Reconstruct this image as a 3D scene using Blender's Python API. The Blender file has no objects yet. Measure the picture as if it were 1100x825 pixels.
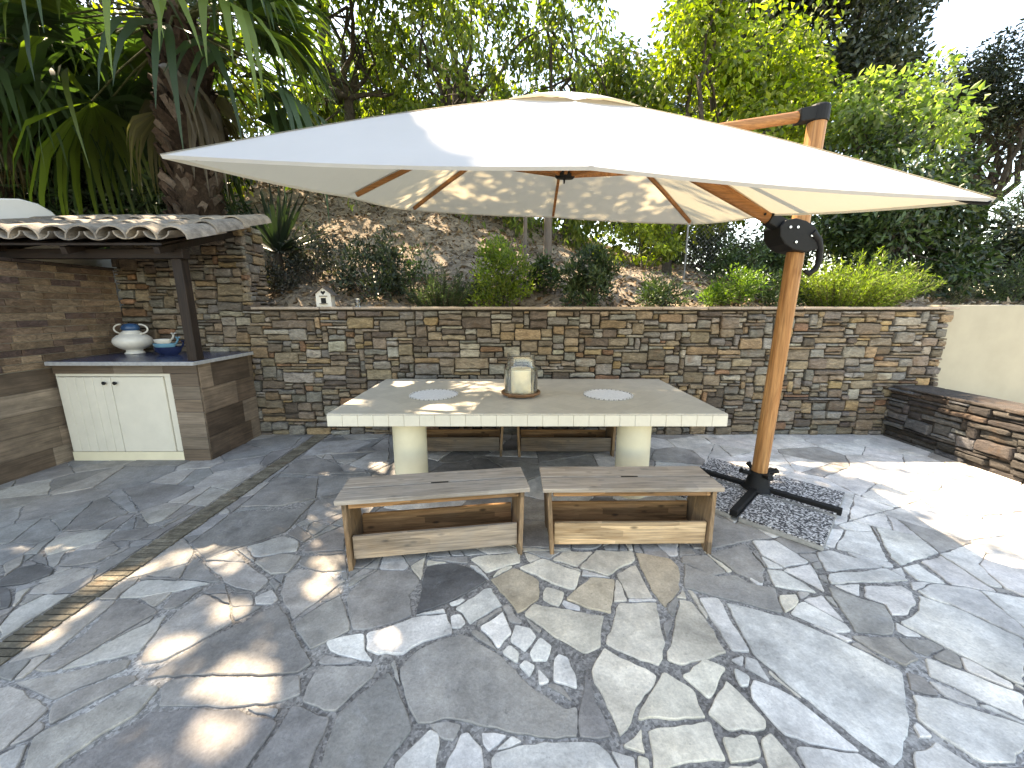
import bpy, bmesh, math, random
import numpy as np
from mathutils import Vector, Matrix
random.seed(7); RNG = np.random.default_rng(11)
S = bpy.context.scene
COL = S.collection
rad = math.radians
# ------------------------------------------------------------------ camera calibration
F, PITCH, CH = 415.0, rad(11.4), 1.55
cP, sP = math.cos(PITCH), math.sin(PITCH)
def ray(px, py):
    x = (px-550)/F; v = (py-412.5)/F
    return Vector((x, cP - v*sP, -(sP + v*cP)))
def gz(px, py, z=0.0):
    r = ray(px, py); t = (z-CH)/r.z
    return Vector((r.x*t, r.y*t, z))
def gy(px, py, Y):
    r = ray(px, py); t = Y/r.y
    return Vector((r.x*t, Y, CH+r.z*t))
def gx(px, py, X):
    r = ray(px, py); t = X/r.x
    return Vector((X, r.y*t, CH+r.z*t))

# ------------------------------------------------------------------ mesh builder
class MB:
    def __init__(s): s.v=[]; s.f=[]; s.c=[]
    def add(s, vs, fs, col=(1,1,1)):
        o=len(s.v); s.v += [tuple(p) for p in vs]; s.f += [tuple(i+o for i in f) for f in fs]
        s.c += [col]*len(vs)
        return s
    def box(s, c, size, rot=None, col=(1,1,1)):
        hx,hy,hz = [q/2 for q in size]; vs=[]
        for x in (-hx,hx):
            for y in (-hy,hy):
                for z in (-hz,hz):
                    p=Vector((x,y,z))
                    if rot is not None: p = rot @ p
                    vs.append(p+Vector(c))
        return s.add(vs, [(0,1,3,2),(4,6,7,5),(0,4,5,1),(2,3,7,6),(0,2,6,4),(1,5,7,3)], col)
    def prism(s, pts, d, col=(1,1,1)):
        """closed outline pts (3D, planar) extruded by vector d"""
        n=len(pts); d=Vector(d); P=[Vector(p) for p in pts]
        s.add(P+[p+d for p in P], [tuple(range(n))[::-1], tuple(range(n,2*n))]+[(i,(i+1)%n,(i+1)%n+n,i+n) for i in range(n)], col)
        return s
    def tube(s, pts, radii, n=8, col=(1,1,1), flat=1.0):
        P=[Vector(p) for p in pts]
        if not hasattr(radii,'__len__'): radii=[radii]*len(P)
        vs=[]; up=None
        for i,p in enumerate(P):
            t=(P[min(i+1,len(P)-1)]-P[max(i-1,0)]).normalized()
            if up is None:
                up = Vector((0,0,1)) if abs(t.z)<.9 else Vector((0,1,0))
            a=t.cross(up).normalized(); b=a.cross(t).normalized(); up=b
            for k in range(n):
                th=2*math.pi*k/n
                vs.append(p+(a*math.cos(th)+b*math.sin(th)*flat)*radii[i])
        fs=[]
        for i in range(len(P)-1):
            for k in range(n):
                k2=(k+1)%n
                fs.append((i*n+k,i*n+k2,(i+1)*n+k2,(i+1)*n+k))
        fs.append(tuple(range(n))[::-1]); fs.append(tuple((len(P)-1)*n+k for k in range(n)))
        return s.add(vs,fs,col)
    def bar(s, a, b, w, h, col=(1,1,1), up=(0,0,1)):
        a=Vector(a); b=Vector(b); t=(b-a).normalized(); upv=Vector(up)
        x=t.cross(upv).normalized(); y=x.cross(t).normalized()
        vs=[]
        for p in (a,b):
            for sx,sy in ((-1,-1),(1,-1),(1,1),(-1,1)):
                vs.append(p+x*sx*w/2+y*sy*h/2)
        return s.add(vs,[(3,2,1,0),(4,5,6,7),(0,1,5,4),(1,2,6,5),(2,3,7,6),(3,0,4,7)],col)
    def lathe(s, prof, c=(0,0,0), n=32, col=(1,1,1), closed=False):
        c=Vector(c); vs=[]; m=len(prof)
        for r,z in prof:
            for k in range(n):
                th=2*math.pi*k/n
                vs.append(c+Vector((r*math.cos(th),r*math.sin(th),z)))
        fs=[]
        for i in range(m-1 if not closed else m):
            j=(i+1)%m
            for k in range(n):
                k2=(k+1)%n
                fs.append((i*n+k,i*n+k2,j*n+k2,j*n+k))
        if not closed:
            if prof[0][0]>1e-4: fs.append(tuple(range(n))[::-1])
            if prof[-1][0]>1e-4: fs.append(tuple((m-1)*n+k for k in range(n)))
        return s.add(vs,fs,col)
    def build(s, name, mat, parent=None, smooth=False, bevel=0, seg=1, loc=None, solid=0, merge=False):
        me=bpy.data.meshes.new(name)
        off=Vector(loc) if loc is not None else Vector((0,0,0))
        me.from_pydata([tuple(Vector(p)-off) for p in s.v],[],s.f)
        a=me.color_attributes.new('Col','FLOAT_COLOR','POINT')
        arr=np.ones((len(s.v),4),dtype=np.float32); arr[:,:3]=np.array(s.c,dtype=np.float32).reshape(-1,3)
        a.data.foreach_set('color',arr.ravel())
        if bevel or merge:
            bm=bmesh.new(); bm.from_mesh(me)
            if merge: bmesh.ops.remove_doubles(bm,verts=bm.verts,dist=1e-5)
            if bevel:
                es=[e for e in bm.edges if len(e.link_faces)==2 and e.calc_face_angle(0)>rad(35)]
                bmesh.ops.bevel(bm,geom=es,offset=bevel,segments=seg,profile=.5,affect='EDGES',clamp_overlap=True)
            bmesh.ops.recalc_face_normals(bm,faces=bm.faces)
            bm.to_mesh(me); bm.free()
        else:
            bm=bmesh.new(); bm.from_mesh(me); bmesh.ops.recalc_face_normals(bm,faces=bm.faces); bm.to_mesh(me); bm.free()
        me.materials.append(mat)
        if smooth:
            me.polygons.foreach_set('use_smooth',[True]*len(me.polygons))
            try: me.set_sharp_from_angle(angle=rad(40))
            except Exception: pass
        o=bpy.data.objects.new(name,me); COL.objects.link(o)
        if loc is not None: o.location=off
        if solid:
            m=o.modifiers.new('solid','SOLIDIFY'); m.thickness=solid; m.offset=0
        if parent is not None: o.parent=parent
        return o
def fast_mesh(name, V, faces_flat, fsize, cols, mat, parent=None, smooth=False):
    me=bpy.data.meshes.new(name); nV=len(V); nF=len(faces_flat)//fsize
    me.vertices.add(nV); me.vertices.foreach_set('co',np.asarray(V,dtype=np.float32).ravel())
    me.loops.add(len(faces_flat)); me.loops.foreach_set('vertex_index',np.asarray(faces_flat,dtype=np.int32))
    me.polygons.add(nF); me.polygons.foreach_set('loop_start',np.arange(0,nF*fsize,fsize,dtype=np.int32))
    me.update(calc_edges=True); me.validate()
    a=me.color_attributes.new('Col','FLOAT_COLOR','POINT')
    arr=np.ones((nV,4),dtype=np.float32); arr[:,:3]=cols
    a.data.foreach_set('color',arr.ravel())
    me.materials.append(mat)
    if smooth: me.polygons.foreach_set('use_smooth',np.ones(nF,dtype=bool))
    o=bpy.data.objects.new(name,me); COL.objects.link(o)
    if parent is not None: o.parent=parent
    return o
def tag(o, label, cat, group=None, kind=None):
    o['label']=label; o['category']=cat
    if group: o['group']=group
    if kind: o['kind']=kind
    return o
def struct(o, label=None, cat=None):
    o['kind']='structure'
    if label: o['label']=label
    if cat: o['category']=cat
    return o
def thing(name,label,cat,loc=(0,0,0),rotz=0,group=None):
    o=bpy.data.objects.new(name,None); COL.objects.link(o); o.empty_display_size=.1
    o.location=loc; o.rotation_euler=(0,0,rotz)
    return tag(o,label,cat,group)

# ------------------------------------------------------------------ materials
class NT:
    def __init__(s,name):
        s.m=bpy.data.materials.new(name); s.m.use_nodes=True; s.t=s.m.node_tree; s.t.nodes.clear()
        s.out=s.n('ShaderNodeOutputMaterial'); s.p=s.n('ShaderNodeBsdfPrincipled')
        s.l(s.p.outputs[0],s.out.inputs[0])
    def n(s,t,**k):
        nd=s.t.nodes.new(t)
        for a,b in k.items(): setattr(nd,a,b)
        return nd
    def l(s,a,b): s.t.links.new(a,b)
    def coord(s,scale=(1,1,1),rot=(0,0,0)):
        tc=s.n('ShaderNodeTexCoord'); mp=s.n('ShaderNodeMapping'); mp.inputs['Scale'].default_value=scale; mp.inputs['Rotation'].default_value=rot
        s.l(tc.outputs['Object'],mp.inputs[0]); return mp.outputs[0]
    def noise(s,co,scale,detail=6,rough=.6,dist=0):
        n=s.n('ShaderNodeTexNoise'); n.inputs['Scale'].default_value=scale; n.inputs['Detail'].default_value=detail
        n.inputs['Roughness'].default_value=rough; n.inputs['Distortion'].default_value=dist
        s.l(co,n.inputs['Vector']); return n.outputs['Fac']
    def ramp(s,fac,stops):
        r=s.n('ShaderNodeValToRGB'); e=r.color_ramp.elements
        while len(e)<len(stops): e.new(.5)
        for i,(p,c) in enumerate(stops):
            e[i].position=p; e[i].color=(c,c,c,1) if not hasattr(c,'__len__') else (*c,1)
        s.l(fac,r.inputs[0]); return r.outputs[0]
    def mix(s,a,b,fac=.5,mode='MIX'):
        m=s.n('ShaderNodeMix',data_type='RGBA',blend_type=mode)
        for sock,val in ((m.inputs[6],a),(m.inputs[7],b),(m.inputs[0],fac)):
            if hasattr(val,'links') or isinstance(val,bpy.types.NodeSocket): s.l(val,sock)
            elif hasattr(val,'__len__'): sock.default_value=(*val,1)
            else: sock.default_value=val
        return m.outputs[2]
    def col(s):
        a=s.n('ShaderNodeAttribute'); a.attribute_name='Col'; return a.outputs['Color']
    def bump(s,h,strength=.4,dist=.01,prev=None):
        b=s.n('ShaderNodeBump'); b.inputs['Strength'].default_value=strength; b.inputs['Distance'].default_value=dist
        s.l(h,b.inputs['Height'])
        if prev is not None: s.l(prev,b.inputs['Normal'])
        return b.outputs[0]
    def fin(s,color,rough=.8,normal=None,spec=.3,metal=0):
        p=s.p
        if isinstance(color,bpy.types.NodeSocket): s.l(color,p.inputs['Base Color'])
        else: p.inputs['Base Color'].default_value=(*color,1)
        if isinstance(rough,bpy.types.NodeSocket): s.l(rough,p.inputs['Roughness'])
        else: p.inputs['Roughness'].default_value=rough
        p.inputs['Specular IOR Level'].default_value=spec; p.inputs['Metallic'].default_value=metal
        if normal is not None: s.l(normal,p.inputs['Normal'])
        return s.m
def m_tint(name, scale=8, lo=.7, hi=1.25, rough=.85, bump=.5, bdist=.01, bscale=None, spec=.25, base=None, fine=60, fine_amt=.15):
    t=NT(name); co=t.coord()
    c=t.col()
    if base is not None: c=t.mix(c,base,1,'MULTIPLY')
    n=t.noise(co,scale,8,.65); r=t.ramp(n,[(.3,lo),(.7,hi)])
    c=t.mix(c,r,1,'MULTIPLY')
    n2=t.noise(co,fine,4,.7); c=t.mix(c,t.ramp(n2,[(.3,1-fine_amt),(.7,1+fine_amt)]),1,'MULTIPLY')
    nb=t.noise(co,bscale or scale*2,9,.7)
    nm=t.bump(nb,bump,bdist); nm=t.bump(n2,bump*.4,bdist*.3,nm)
    return t.fin(c,rough,nm,spec)
def m_plain(name,color,rough=.5,spec=.4,metal=0,nscale=20,namt=.06,bump=.1):
    t=NT(name); co=t.coord(); n=t.noise(co,nscale,6,.6)
    c=t.mix(color,t.ramp(n,[(.3,1-namt),(.7,1+namt)]),1,'MULTIPLY')
    return t.fin(c,rough,t.bump(n,bump,.003),spec,metal)
def m_leaf(name,trans=.45,tint=(1.0,1.25,.35),rough=.5,spec=.4,tgain=2.2):
    t=NT(name); c=t.col()
    tr=t.n('ShaderNodeBsdfTranslucent'); t.l(t.mix(c,tuple(q*tgain for q in tint),1,'MULTIPLY'),tr.inputs[0])
    t.fin(c,rough,None,spec)
    mx=t.n('ShaderNodeMixShader'); mx.inputs[0].default_value=trans
    t.l(t.p.outputs[0],mx.inputs[1]); t.l(tr.outputs[0],mx.inputs[2]); t.l(mx.outputs[0],t.out.inputs[0])
    return t.m
def m_wood(name,dark,light,grey=(.2,.19,.18),weather=.3,scale=1.0,axis=0,rough=.7,knots=True):
    t=NT(name); sc=[9*scale]*3; sc[axis]=.8*scale
    co=t.coord(tuple(sc)); co2=t.coord((1,1,1))
    n=t.noise(co,2.4,8,.62,1.2)
    c=t.ramp(n,[(.3,dark),(.5,tuple((a+b)/2 for a,b in zip(dark,light))),(.68,light)])
    sc3=[60*scale]*3; sc3[axis]=2.2*scale
    g=t.noise(t.coord(tuple(sc3)),1.6,4,.7)
    c=t.mix(c,t.ramp(g,[(.3,.58),(.65,1.2)]),1,'MULTIPLY')
    if knots:
        sv=[11*scale]*3; sv[axis]=1.9*scale; vs=t.n('ShaderNodeTexVoronoi'); vs.distance='CHEBYCHEV'; t.l(t.coord(tuple(sv)),vs.inputs['Vector']); vs.inputs['Scale'].default_value=1.0
        bw=t.n('ShaderNodeRGBToBW'); t.l(vs.outputs['Color'],bw.inputs[0]); c=t.mix(c,t.ramp(bw.outputs[0],[(.2,.62),(.8,1.25)]),.85,'MULTIPLY')
        sk=[13*scale]*3; sk[axis]=5.5*scale
        v=t.n('ShaderNodeTexVoronoi'); v.inputs['Scale'].default_value=1.1; t.l(t.coord(tuple(sk)),v.inputs['Vector'])
        kr=t.ramp(v.outputs['Distance'],[(.0,.12),(.10,.35),(.2,1.0)])
        c=t.mix(c,kr,.9,'MULTIPLY')
    # weathering
    w=t.noise(co2,2.2,6,.65); w2=t.ramp(w,[(.5-weather*.5,0.0),(.75-weather*.35,1.0)])
    gm=t.mix(grey,t.ramp(g,[(.3,.6),(.7,1.3)]),1,'MULTIPLY')
    wf=t.n('ShaderNodeMath',operation='MULTIPLY'); t.l(w2,wf.inputs[0]); wf.inputs[1].default_value=min(1,weather*1.6)
    c=t.mix(c,gm,wf.outputs[0])
    c=t.mix(c,t.col(),1,'MULTIPLY')
    return t.fin(c,rough,t.bump(g,.35,.004),.25)

M={}
M['flag']=None
def mk_flag():
    t=NT('flagstone'); co=t.coord(); c=t.col()
    n=t.noise(co,2.3,8,.62,.6); n2=t.noise(co,9,8,.7); n3=t.noise(co,75,5,.75)
    c=t.mix(c,t.ramp(n,[(.28,.6),(.5,1.0),(.72,1.34)]),1,'MULTIPLY')
    c=t.mix(c,t.ramp(n2,[(.3,.74),(.7,1.24)]),1,'MULTIPLY')
    c=t.mix(c,t.ramp(n3,[(.3,.8),(.7,1.18)]),1,'MULTIPLY')
    # warm/cool drift of the stone itself and pale lime bloom
    n4=t.noise(co,1.1,5,.6); c=t.mix(c,(1.07,1.0,.9),t.ramp(n4,[(.45,0.0),(.7,.8)]),'MULTIPLY')
    n5=t.noise(co,3.1,7,.7,.8); c=t.mix(c,(.40,.41,.42),t.ramp(n5,[(.6,0.0),(.78,.45)]))
    # dark pitting
    n6=t.noise(co,26,6,.8); c=t.mix(c,(.08,.08,.075),t.ramp(n6,[(.60,0.0),(.72,.6)]))
    nm=t.bump(n2,.7,.014); nm=t.bump(n3,.4,.004,nm); nm=t.bump(n,.5,.02,nm)
    return t.fin(c,t.ramp(n2,[(.3,.62),(.7,.85)]),nm,.35)
M['flag']=mk_flag()
def mk_mortar():
    t=NT('mortar'); co=t.coord(); v=t.n('ShaderNodeTexVoronoi'); v.inputs['Scale'].default_value=95; t.l(co,v.inputs['Vector'])
    bw=t.n('ShaderNodeRGBToBW'); t.l(v.outputs['Color'],bw.inputs[0])
    n=t.noise(co,1.3,6,.6); n2=t.noise(co,30,6,.75)
    c=t.ramp(n,[(.32,(.17,.155,.14)),(.5,(.27,.255,.235)),(.66,(.40,.385,.36))])
    c=t.mix(c,t.ramp(bw.outputs[0],[(.2,.6),(.8,1.5)]),.8,'MULTIPLY')
    c=t.mix(c,t.ramp(n2,[(.3,.6),(.7,1.3)]),1,'MULTIPLY')
    nm=t.bump(n2,.7,.01); nm=t.bump(v.outputs['Distance'],.4,.004,nm)
    return t.fin(c,.95,nm,.1)
M['mortar']=mk_mortar()
def mk_wallstone():
    t=NT('wall_stone'); c=t.col(); co=t.coord(); st=t.coord((1,1,2.6))
    n=t.noise(st,9,8,.7,.8); n2=t.noise(st,34,7,.78,.4); n3=t.noise(co,4,5,.6); n4=t.noise(st,18,8,.75,1.2)
    c=t.mix(c,t.ramp(n,[(.28,.5),(.5,1.0),(.72,1.6)]),1,'MULTIPLY'); c=t.mix(c,t.ramp(n2,[(.3,.6),(.7,1.45)]),1,'MULTIPLY')
    c=t.mix(c,(.17,.095,.05),t.ramp(n3,[(.56,0.0),(.72,.55)])); c=t.mix(c,(.30,.28,.25),t.ramp(n4,[(.60,0.0),(.74,.6)]))
    nm=t.bump(n,.9,.03); nm=t.bump(n2,.9,.012,nm); return t.fin(c,.85,nm,.25)
M['wallstone']=mk_wallstone()
M['wallgap']=m_plain('wall_joint',(.05,.042,.035),.95,.1,0,30,.4,.6)
M['coping']=m_tint('coping_stone',7,.7,1.2,.8,.5,.008)
M['tileplank']=None
def mk_plank(name='wood_look_tile'):
    t=NT(name); c=t.col(); co=t.coord((9,1.4,26)); 
    n=t.noise(co,1.6,8,.65,.8); c=t.mix(c,t.ramp(n,[(.28,.5),(.5,.95),(.72,1.45)]),1,'MULTIPLY')
    n2=t.noise(t.coord((4,3,4)),2,6,.6); c=t.mix(c,t.ramp(n2,[(.35,.75),(.65,1.2)]),1,'MULTIPLY')
    return t.fin(c,.5,t.bump(n,.25,.004),.4)
M['tileplank']=mk_plank()
def mk_plankx():
    t=NT('wood_look_tile_front'); c=t.col(); co=t.coord((1.4,9,26))
    n=t.noise(co,1.6,8,.65,.8); c=t.mix(c,t.ramp(n,[(.28,.5),(.5,.95),(.72,1.45)]),1,'MULTIPLY')
    return t.fin(c,.5,t.bump(n,.25,.004),.4)
M['tileplankx']=mk_plankx()
M['grout']=m_plain('grout',(.26,.24,.21),.9,.1,0,40,.2,.3)
M['darkwood']=m_wood('dark_stained_wood',(.012,.008,.007),(.035,.022,.016),(.03,.025,.022),.2,1,2,.55,False)
M['darkwoodx']=m_wood('dark_stained_beam',(.012,.008,.007),(.035,.022,.016),(.03,.025,.022),.2,1,0,.55,False)
M['cream']=m_plain('cream_door_paint',(.60,.565,.48),.45,.4,0,6,.05,.08)
M['creamwall']=m_plain('cream_render',(.38,.345,.265),.9,.15,0,3,.07,.3)
M['whitewall']=m_plain('white_render',(.68,.67,.65),.9,.15,0,3,.05,.25)
M['bluetile']=m_plain('blue_tile',(.035,.05,.10),.25,.5,0,12,.25,.1)
M['whitegrout']=m_plain('white_edge',(.30,.30,.30),.6,.3,0,30,.2,.1)
M['rooftile']=m_tint('roof_tile',9,.55,1.35,.85,.6,.01,20,.2,None,50,.2)
M['black']=m_plain('black_metal',(.007,.007,.007),.6,.25,0,60,.15,.1)
M['steel']=m_plain('bright_steel',(.6,.6,.6),.3,.5,1,40,.05,.02)
M['polewood']=m_wood('wood_grain_pole',(.26,.105,.035),(.50,.25,.10),(.35,.2,.1),.0,.9,2,.45,False)
M['armwood']=m_wood('wood_grain_arm',(.22,.085,.028),(.42,.19,.07),(.35,.2,.1),.0,.9,0,.45,False)
M['ceramic']=m_plain('white_ceramic',(.62,.60,.55),.3,.5,0,30,.06,.04)
M['navy']=m_plain('navy_glaze',(.012,.02,.06),.2,.5,0,20,.2,.02)
M['teal']=m_plain('light_blue_glaze',(.12,.30,.42),.25,.5,0,20,.1,.02)
M['blueglaze']=m_plain('blue_glaze',(.02,.07,.16),.2,.5,0,9,.5,.02)
M['wax']=m_plain('candle_wax',(.78,.70,.54),.5,.3,0,30,.04,.05)
M['traywood']=m_wood('tray_wood',(.10,.045,.02),(.22,.11,.05),(.1,.08,.06),.1,1.5,0,.5,False)
M['mat_white']=m_plain('woven_white',(.62,.63,.64),.8,.2,0,90,.15,.4)
M['pillar']=m_plain('cream_pillar',(.66,.60,.44),.75,.25,0,5,.06,.2)
def mk_fabric():
    t=NT('canopy_fabric'); co=t.coord(); w=t.n('ShaderNodeTexWave'); w.inputs['Scale'].default_value=180; t.l(co,w.inputs['Vector'])
    n=t.noise(co,2.2,5,.6); c=t.mix((.50,.505,.515),t.ramp(n,[(.3,.95),(.7,1.03)]),1,'MULTIPLY')
    t.fin(c,.85,t.bump(n,.3,.03),.15)
    tr=t.n('ShaderNodeBsdfTranslucent'); tr.inputs[0].default_value=(.74,.64,.44,1)
    mx=t.n('ShaderNodeMixShader'); mx.inputs[0].default_value=.26
    t.l(t.p.outputs[0],mx.inputs[1]); t.l(tr.outputs[0],mx.inputs[2]); t.l(mx.outputs[0],t.out.inputs[0]); return t.m
M['fabric']=mk_fabric()
def mk_table(name,rot,size,col=(.49,.455,.385)):
    t=NT(name); co=t.coord((1,1,1),rot); b=t.n('ShaderNodeTexBrick'); b.offset=0; b.inputs['Scale'].default_value=1
    b.inputs['Brick Width'].default_value=size; b.inputs['Row Height'].default_value=size; b.inputs['Mortar Size'].default_value=.0022
    b.inputs['Mortar Smooth'].default_value=.2; b.inputs['Bias'].default_value=-.2
    b.inputs['Color1'].default_value=(*col,1); b.inputs['Color2'].default_value=(*[q*.86 for q in col],1); b.inputs['Mortar'].default_value=(.40,.385,.34,1)
    t.l(co,b.inputs['Vector']); n=t.noise(t.coord(),25,6,.6); c=t.mix(b.outputs['Color'],t.ramp(n,[(.3,.93),(.7,1.05)]),1,'MULTIPLY')
    nm=t.bump(b.outputs['Fac'],-.5,.003); nm=t.bump(n,.12,.004,nm)
    return t.fin(c,.36,nm,.45)
M['tabletop']=mk_table('glazed_table_tile',(0,0,rad(45)),.118)
M['tableedge']=mk_table('glazed_edge_tile',(rad(90),0,0),.118,(.72,.70,.63))
def mk_terrazzo():
    t=NT('pebble_concrete'); co=t.coord(); v=t.n('ShaderNodeTexVoronoi'); v.inputs['Scale'].default_value=88; t.l(co,v.inputs['Vector'])
    bw=t.n('ShaderNodeRGBToBW'); t.l(v.outputs['Color'],bw.inputs[0])
    c=t.ramp(bw.outputs[0],[(.25,(.035,.035,.04)),(.42,(.14,.135,.13)),(.55,(.38,.36,.34)),(.75,(.72,.70,.67))])
    e=t.ramp(v.outputs['Distance'],[(.35,1.0),(.6,.45)]); c=t.mix(c,e,.8,'MULTIPLY')
    return t.fin(c,.7,t.bump(v.outputs['Distance'],-.6,.006),.35)
M['terrazzo']=mk_terrazzo()
M['concrete']=m_plain('concrete',(.30,.29,.27),.9,.15,0,40,.2,.4)
def mk_glass():
    t=NT('clear_glass'); p=t.p; p.inputs['Base Color'].default_value=(.96,.98,.97,1); p.inputs['Roughness'].default_value=.02
    p.inputs['Transmission Weight'].default_value=1; p.inputs['IOR'].default_value=1.45
    n=t.noise(t.coord(),8,3); t.l(t.bump(n,.05,.002),p.inputs['Normal']); return t.m
M['glass']=mk_glass()
def mk_soil():
    t=NT('hill_soil'); co=t.coord(); n=t.noise(co,1.2,8,.65,.5); n2=t.noise(co,14,9,.75); n3=t.noise(co,70,5,.8)
    c=t.ramp(n,[(.3,(.17,.13,.09)),(.5,(.31,.245,.18)),(.7,(.44,.36,.27))])
    c=t.mix(c,t.ramp(n2,[(.3,.5),(.7,1.5)]),1,'MULTIPLY'); c=t.mix(c,t.ramp(n3,[(.3,.6),(.7,1.4)]),1,'MULTIPLY')
    nm=t.bump(n2,1,.06); nm=t.bump(n3,.8,.015,nm); return t.fin(c,.95,nm,.1)
M['soil']=mk_soil()
M['ground']=m_plain('far_ground',(.12,.11,.08),.95,.1,0,2,.4,.3)
M['litter']=m_tint('leaf_litter',20,.7,1.3,.9,.1)
M['leaf']=m_leaf('leaf',.42)
M['leafdark']=m_leaf('leaf_dark',.22,(1,1.15,.4),.45,.5,1.6)
M['palm']=m_leaf('palm_leaf',.30,(1,1.2,.35),.5,.4,2.0)
M['bark']=m_tint('bark',12,.6,1.4,.95,1,.03,30,.1)
M['palmbark']=m_tint('palm_bark',25,.55,1.4,.95,.8,.02,60,.1)
M['post']=m_wood('weathered_post',(.08,.06,.045),(.16,.12,.09),(.14,.13,.12),.4,1,2,.85,False)
M['wire']=m_plain('galvanised_wire',(.22,.22,.22),.5,.4,.6,30,.1,.1)

# ------------------------------------------------------------------ sun, sky, camera
SUN=Vector((-.477,.54,1.0)).normalized()
def lights():
    w=bpy.data.worlds.new('World'); S.world=w; w.use_nodes=True; nt=w.node_tree; nt.nodes.clear()
    o=nt.nodes.new('ShaderNodeOutputWorld'); b=nt.nodes.new('ShaderNodeBackground'); k=nt.nodes.new('ShaderNodeTexSky')
    k.sky_type='NISHITA'; k.sun_disc=False; k.sun_elevation=math.asin(SUN.z); k.sun_rotation=math.atan2(SUN.x,SUN.y)%(2*math.pi)
    k.altitude=50; k.air_density=1.0; k.dust_density=.35; k.ozone_density=1.2
    b.inputs[1].default_value=.15; nt.links.new(k.outputs[0],b.inputs[0]); nt.links.new(b.outputs[0],o.inputs[0])
    l=bpy.data.lights.new('sun','SUN'); l.energy=3.9; l.angle=rad(.53); l.color=(1,.975,.94)
    lo=bpy.data.objects.new('sun',l); COL.objects.link(lo); lo.rotation_euler=(-SUN).to_track_quat('-Z','Y').to_euler(); lo.location=(-8,9,18)
    c=bpy.data.cameras.new('camera'); c.sensor_width=36; c.lens=36*F/1100; c.clip_end=500; c.clip_start=.02
    co=bpy.data.objects.new('camera',c); COL.objects.link(co); co.location=(0,0,CH); co.rotation_euler=(math.pi/2-PITCH,0,0); S.camera=co
    v=S.view_settings; v.view_transform='Standard'; v.look='None'; v.gamma=1; v.use_curve_mapping=False; v.exposure=EXPOSURE
    v.use_white_balance=True; v.white_balance_temperature=9500; v.white_balance_tint=13
EXPOSURE=2.5
lights()

# ------------------------------------------------------------------ polygon tools (ground paving)
def area(p): return .5*sum(p[i][0]*p[(i+1)%len(p)][1]-p[(i+1)%len(p)][0]*p[i][1] for i in range(len(p)))
def clip(poly,a,b,keep_left=True,off=0.0):
    """clip by line a->b, keeping left side (shifted inwards by off)"""
    dx,dy=b[0]-a[0],b[1]-a[1]; L=math.hypot(dx,dy) or 1e-9; nx,ny=-dy/L,dx/L
    if not keep_left: nx,ny=-nx,-ny
    out=[]; n=len(poly)
    d=[(p[0]-a[0])*nx+(p[1]-a[1])*ny-off for p in poly]
    for i in range(n):
        j=(i+1)%n
        if d[i]>=0: out.append(poly[i])
        if (d[i]>=0)!=(d[j]>=0):
            t=d[i]/(d[i]-d[j]); out.append((poly[i][0]+t*(poly[j][0]-poly[i][0]),poly[i][1]+t*(poly[j][1]-poly[i][1])))
    return out
def hull(pts):
    P=sorted(set(pts))
    def half(P):
        h=[]
        for p in P:
            while len(h)>=2 and (h[-1][0]-h[-2][0])*(p[1]-h[-2][1])-(h[-1][1]-h[-2][1])*(p[0]-h[-2][0])<=0: h.pop()
            h.append(p)
        return h
    a=half(P); b=half(P[::-1]); return a[:-1]+b[:-1]
def subtract(poly,H,gap):
    res=[]; rem=poly; n=len(H)
    for i in range(n):
        a,b=H[i],H[(i+1)%n]
        piece=clip(rem,a,b,False,gap)
        if len(piece)>=3 and abs(area(piece))>.0012: res.append(piece)
        rem=clip(rem,a,b,True,-gap)
        if len(rem)<3 or abs(area(rem))<1e-5: break
    return res
def inset(poly,d):
    out=poly
    if area(poly)<0: poly=poly[::-1]; out=poly
    for i in range(len(poly)):
        out=clip(out,poly[i],poly[(i+1)%len(poly)],True,d)
        if len(out)<3: return []
    return out
def rough_outline(poly,step,amp,rnd):
    if area(poly)<0: poly=poly[::-1]
    # soften corners, then add wobble
    n=len(poly); q=[]
    for i in range(n):
        p0,p1,p2=Vector(poly[i-1]),Vector(poly[i]),Vector(poly[(i+1)%n])
        l1=(p0-p1).length; l2=(p2-p1).length; r=min(.010*rnd.uniform(.3,1.8),l1*.25,l2*.25)
        a=p1+(p0-p1).normalized()*r if l1>1e-6 else p1; b=p1+(p2-p1).normalized()*r if l2>1e-6 else p1
        q.append(a); q.append((a+b+p1*1.2)/3.2); q.append(b)
    out=[]; n=len(q)
    ph=rnd.uniform(0,99)
    for i in range(n):
        a,b=q[i],q[(i+1)%n]; L=(b-a).length; k=max(1,int(L/step))
        nn=Vector((-(b-a).y,(b-a).x)); nn=nn.normalized() if nn.length>1e-6 else nn
        for j in range(k):
            t=j/k; p=a+(b-a)*t
            w=amp*(rnd.uniform(-1,1)*.7+math.sin(ph+t*L*23)*.6) if k>1 and j>0 else 0
            out.append(p+nn*w)
    return out
def voronoi(sites,bounds,metric):
    (x0,y0,x1,y1)=bounds; cells=[]
    A=np.array(sites)
    for i,s in enumerate(sites):
        d=((A-A[i])**2).sum(1); idx=np.argsort(d)[1:26]
        poly=[(s[0]-2,s[1]-2),(s[0]+2,s[1]-2),(s[0]+2,s[1]+2),(s[0]-2,s[1]+2)]
        for j in idx:
            q=sites[j]; m=((s[0]+q[0])/2,(s[1]+q[1])/2); dx,dy=q[0]-s[0],q[1]-s[1]
            a=m; b=(m[0]-dy,m[1]+dx)   # left of a->b is side away from? keep side containing s
            left=(b[0]-a[0])*(s[1]-a[1])-(b[1]-a[1])*(s[0]-a[0])>0
            poly=clip(poly,a,b,left)
            if len(poly)<3: break
        if len(poly)>=3: cells.append(poly)
    return cells

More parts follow.
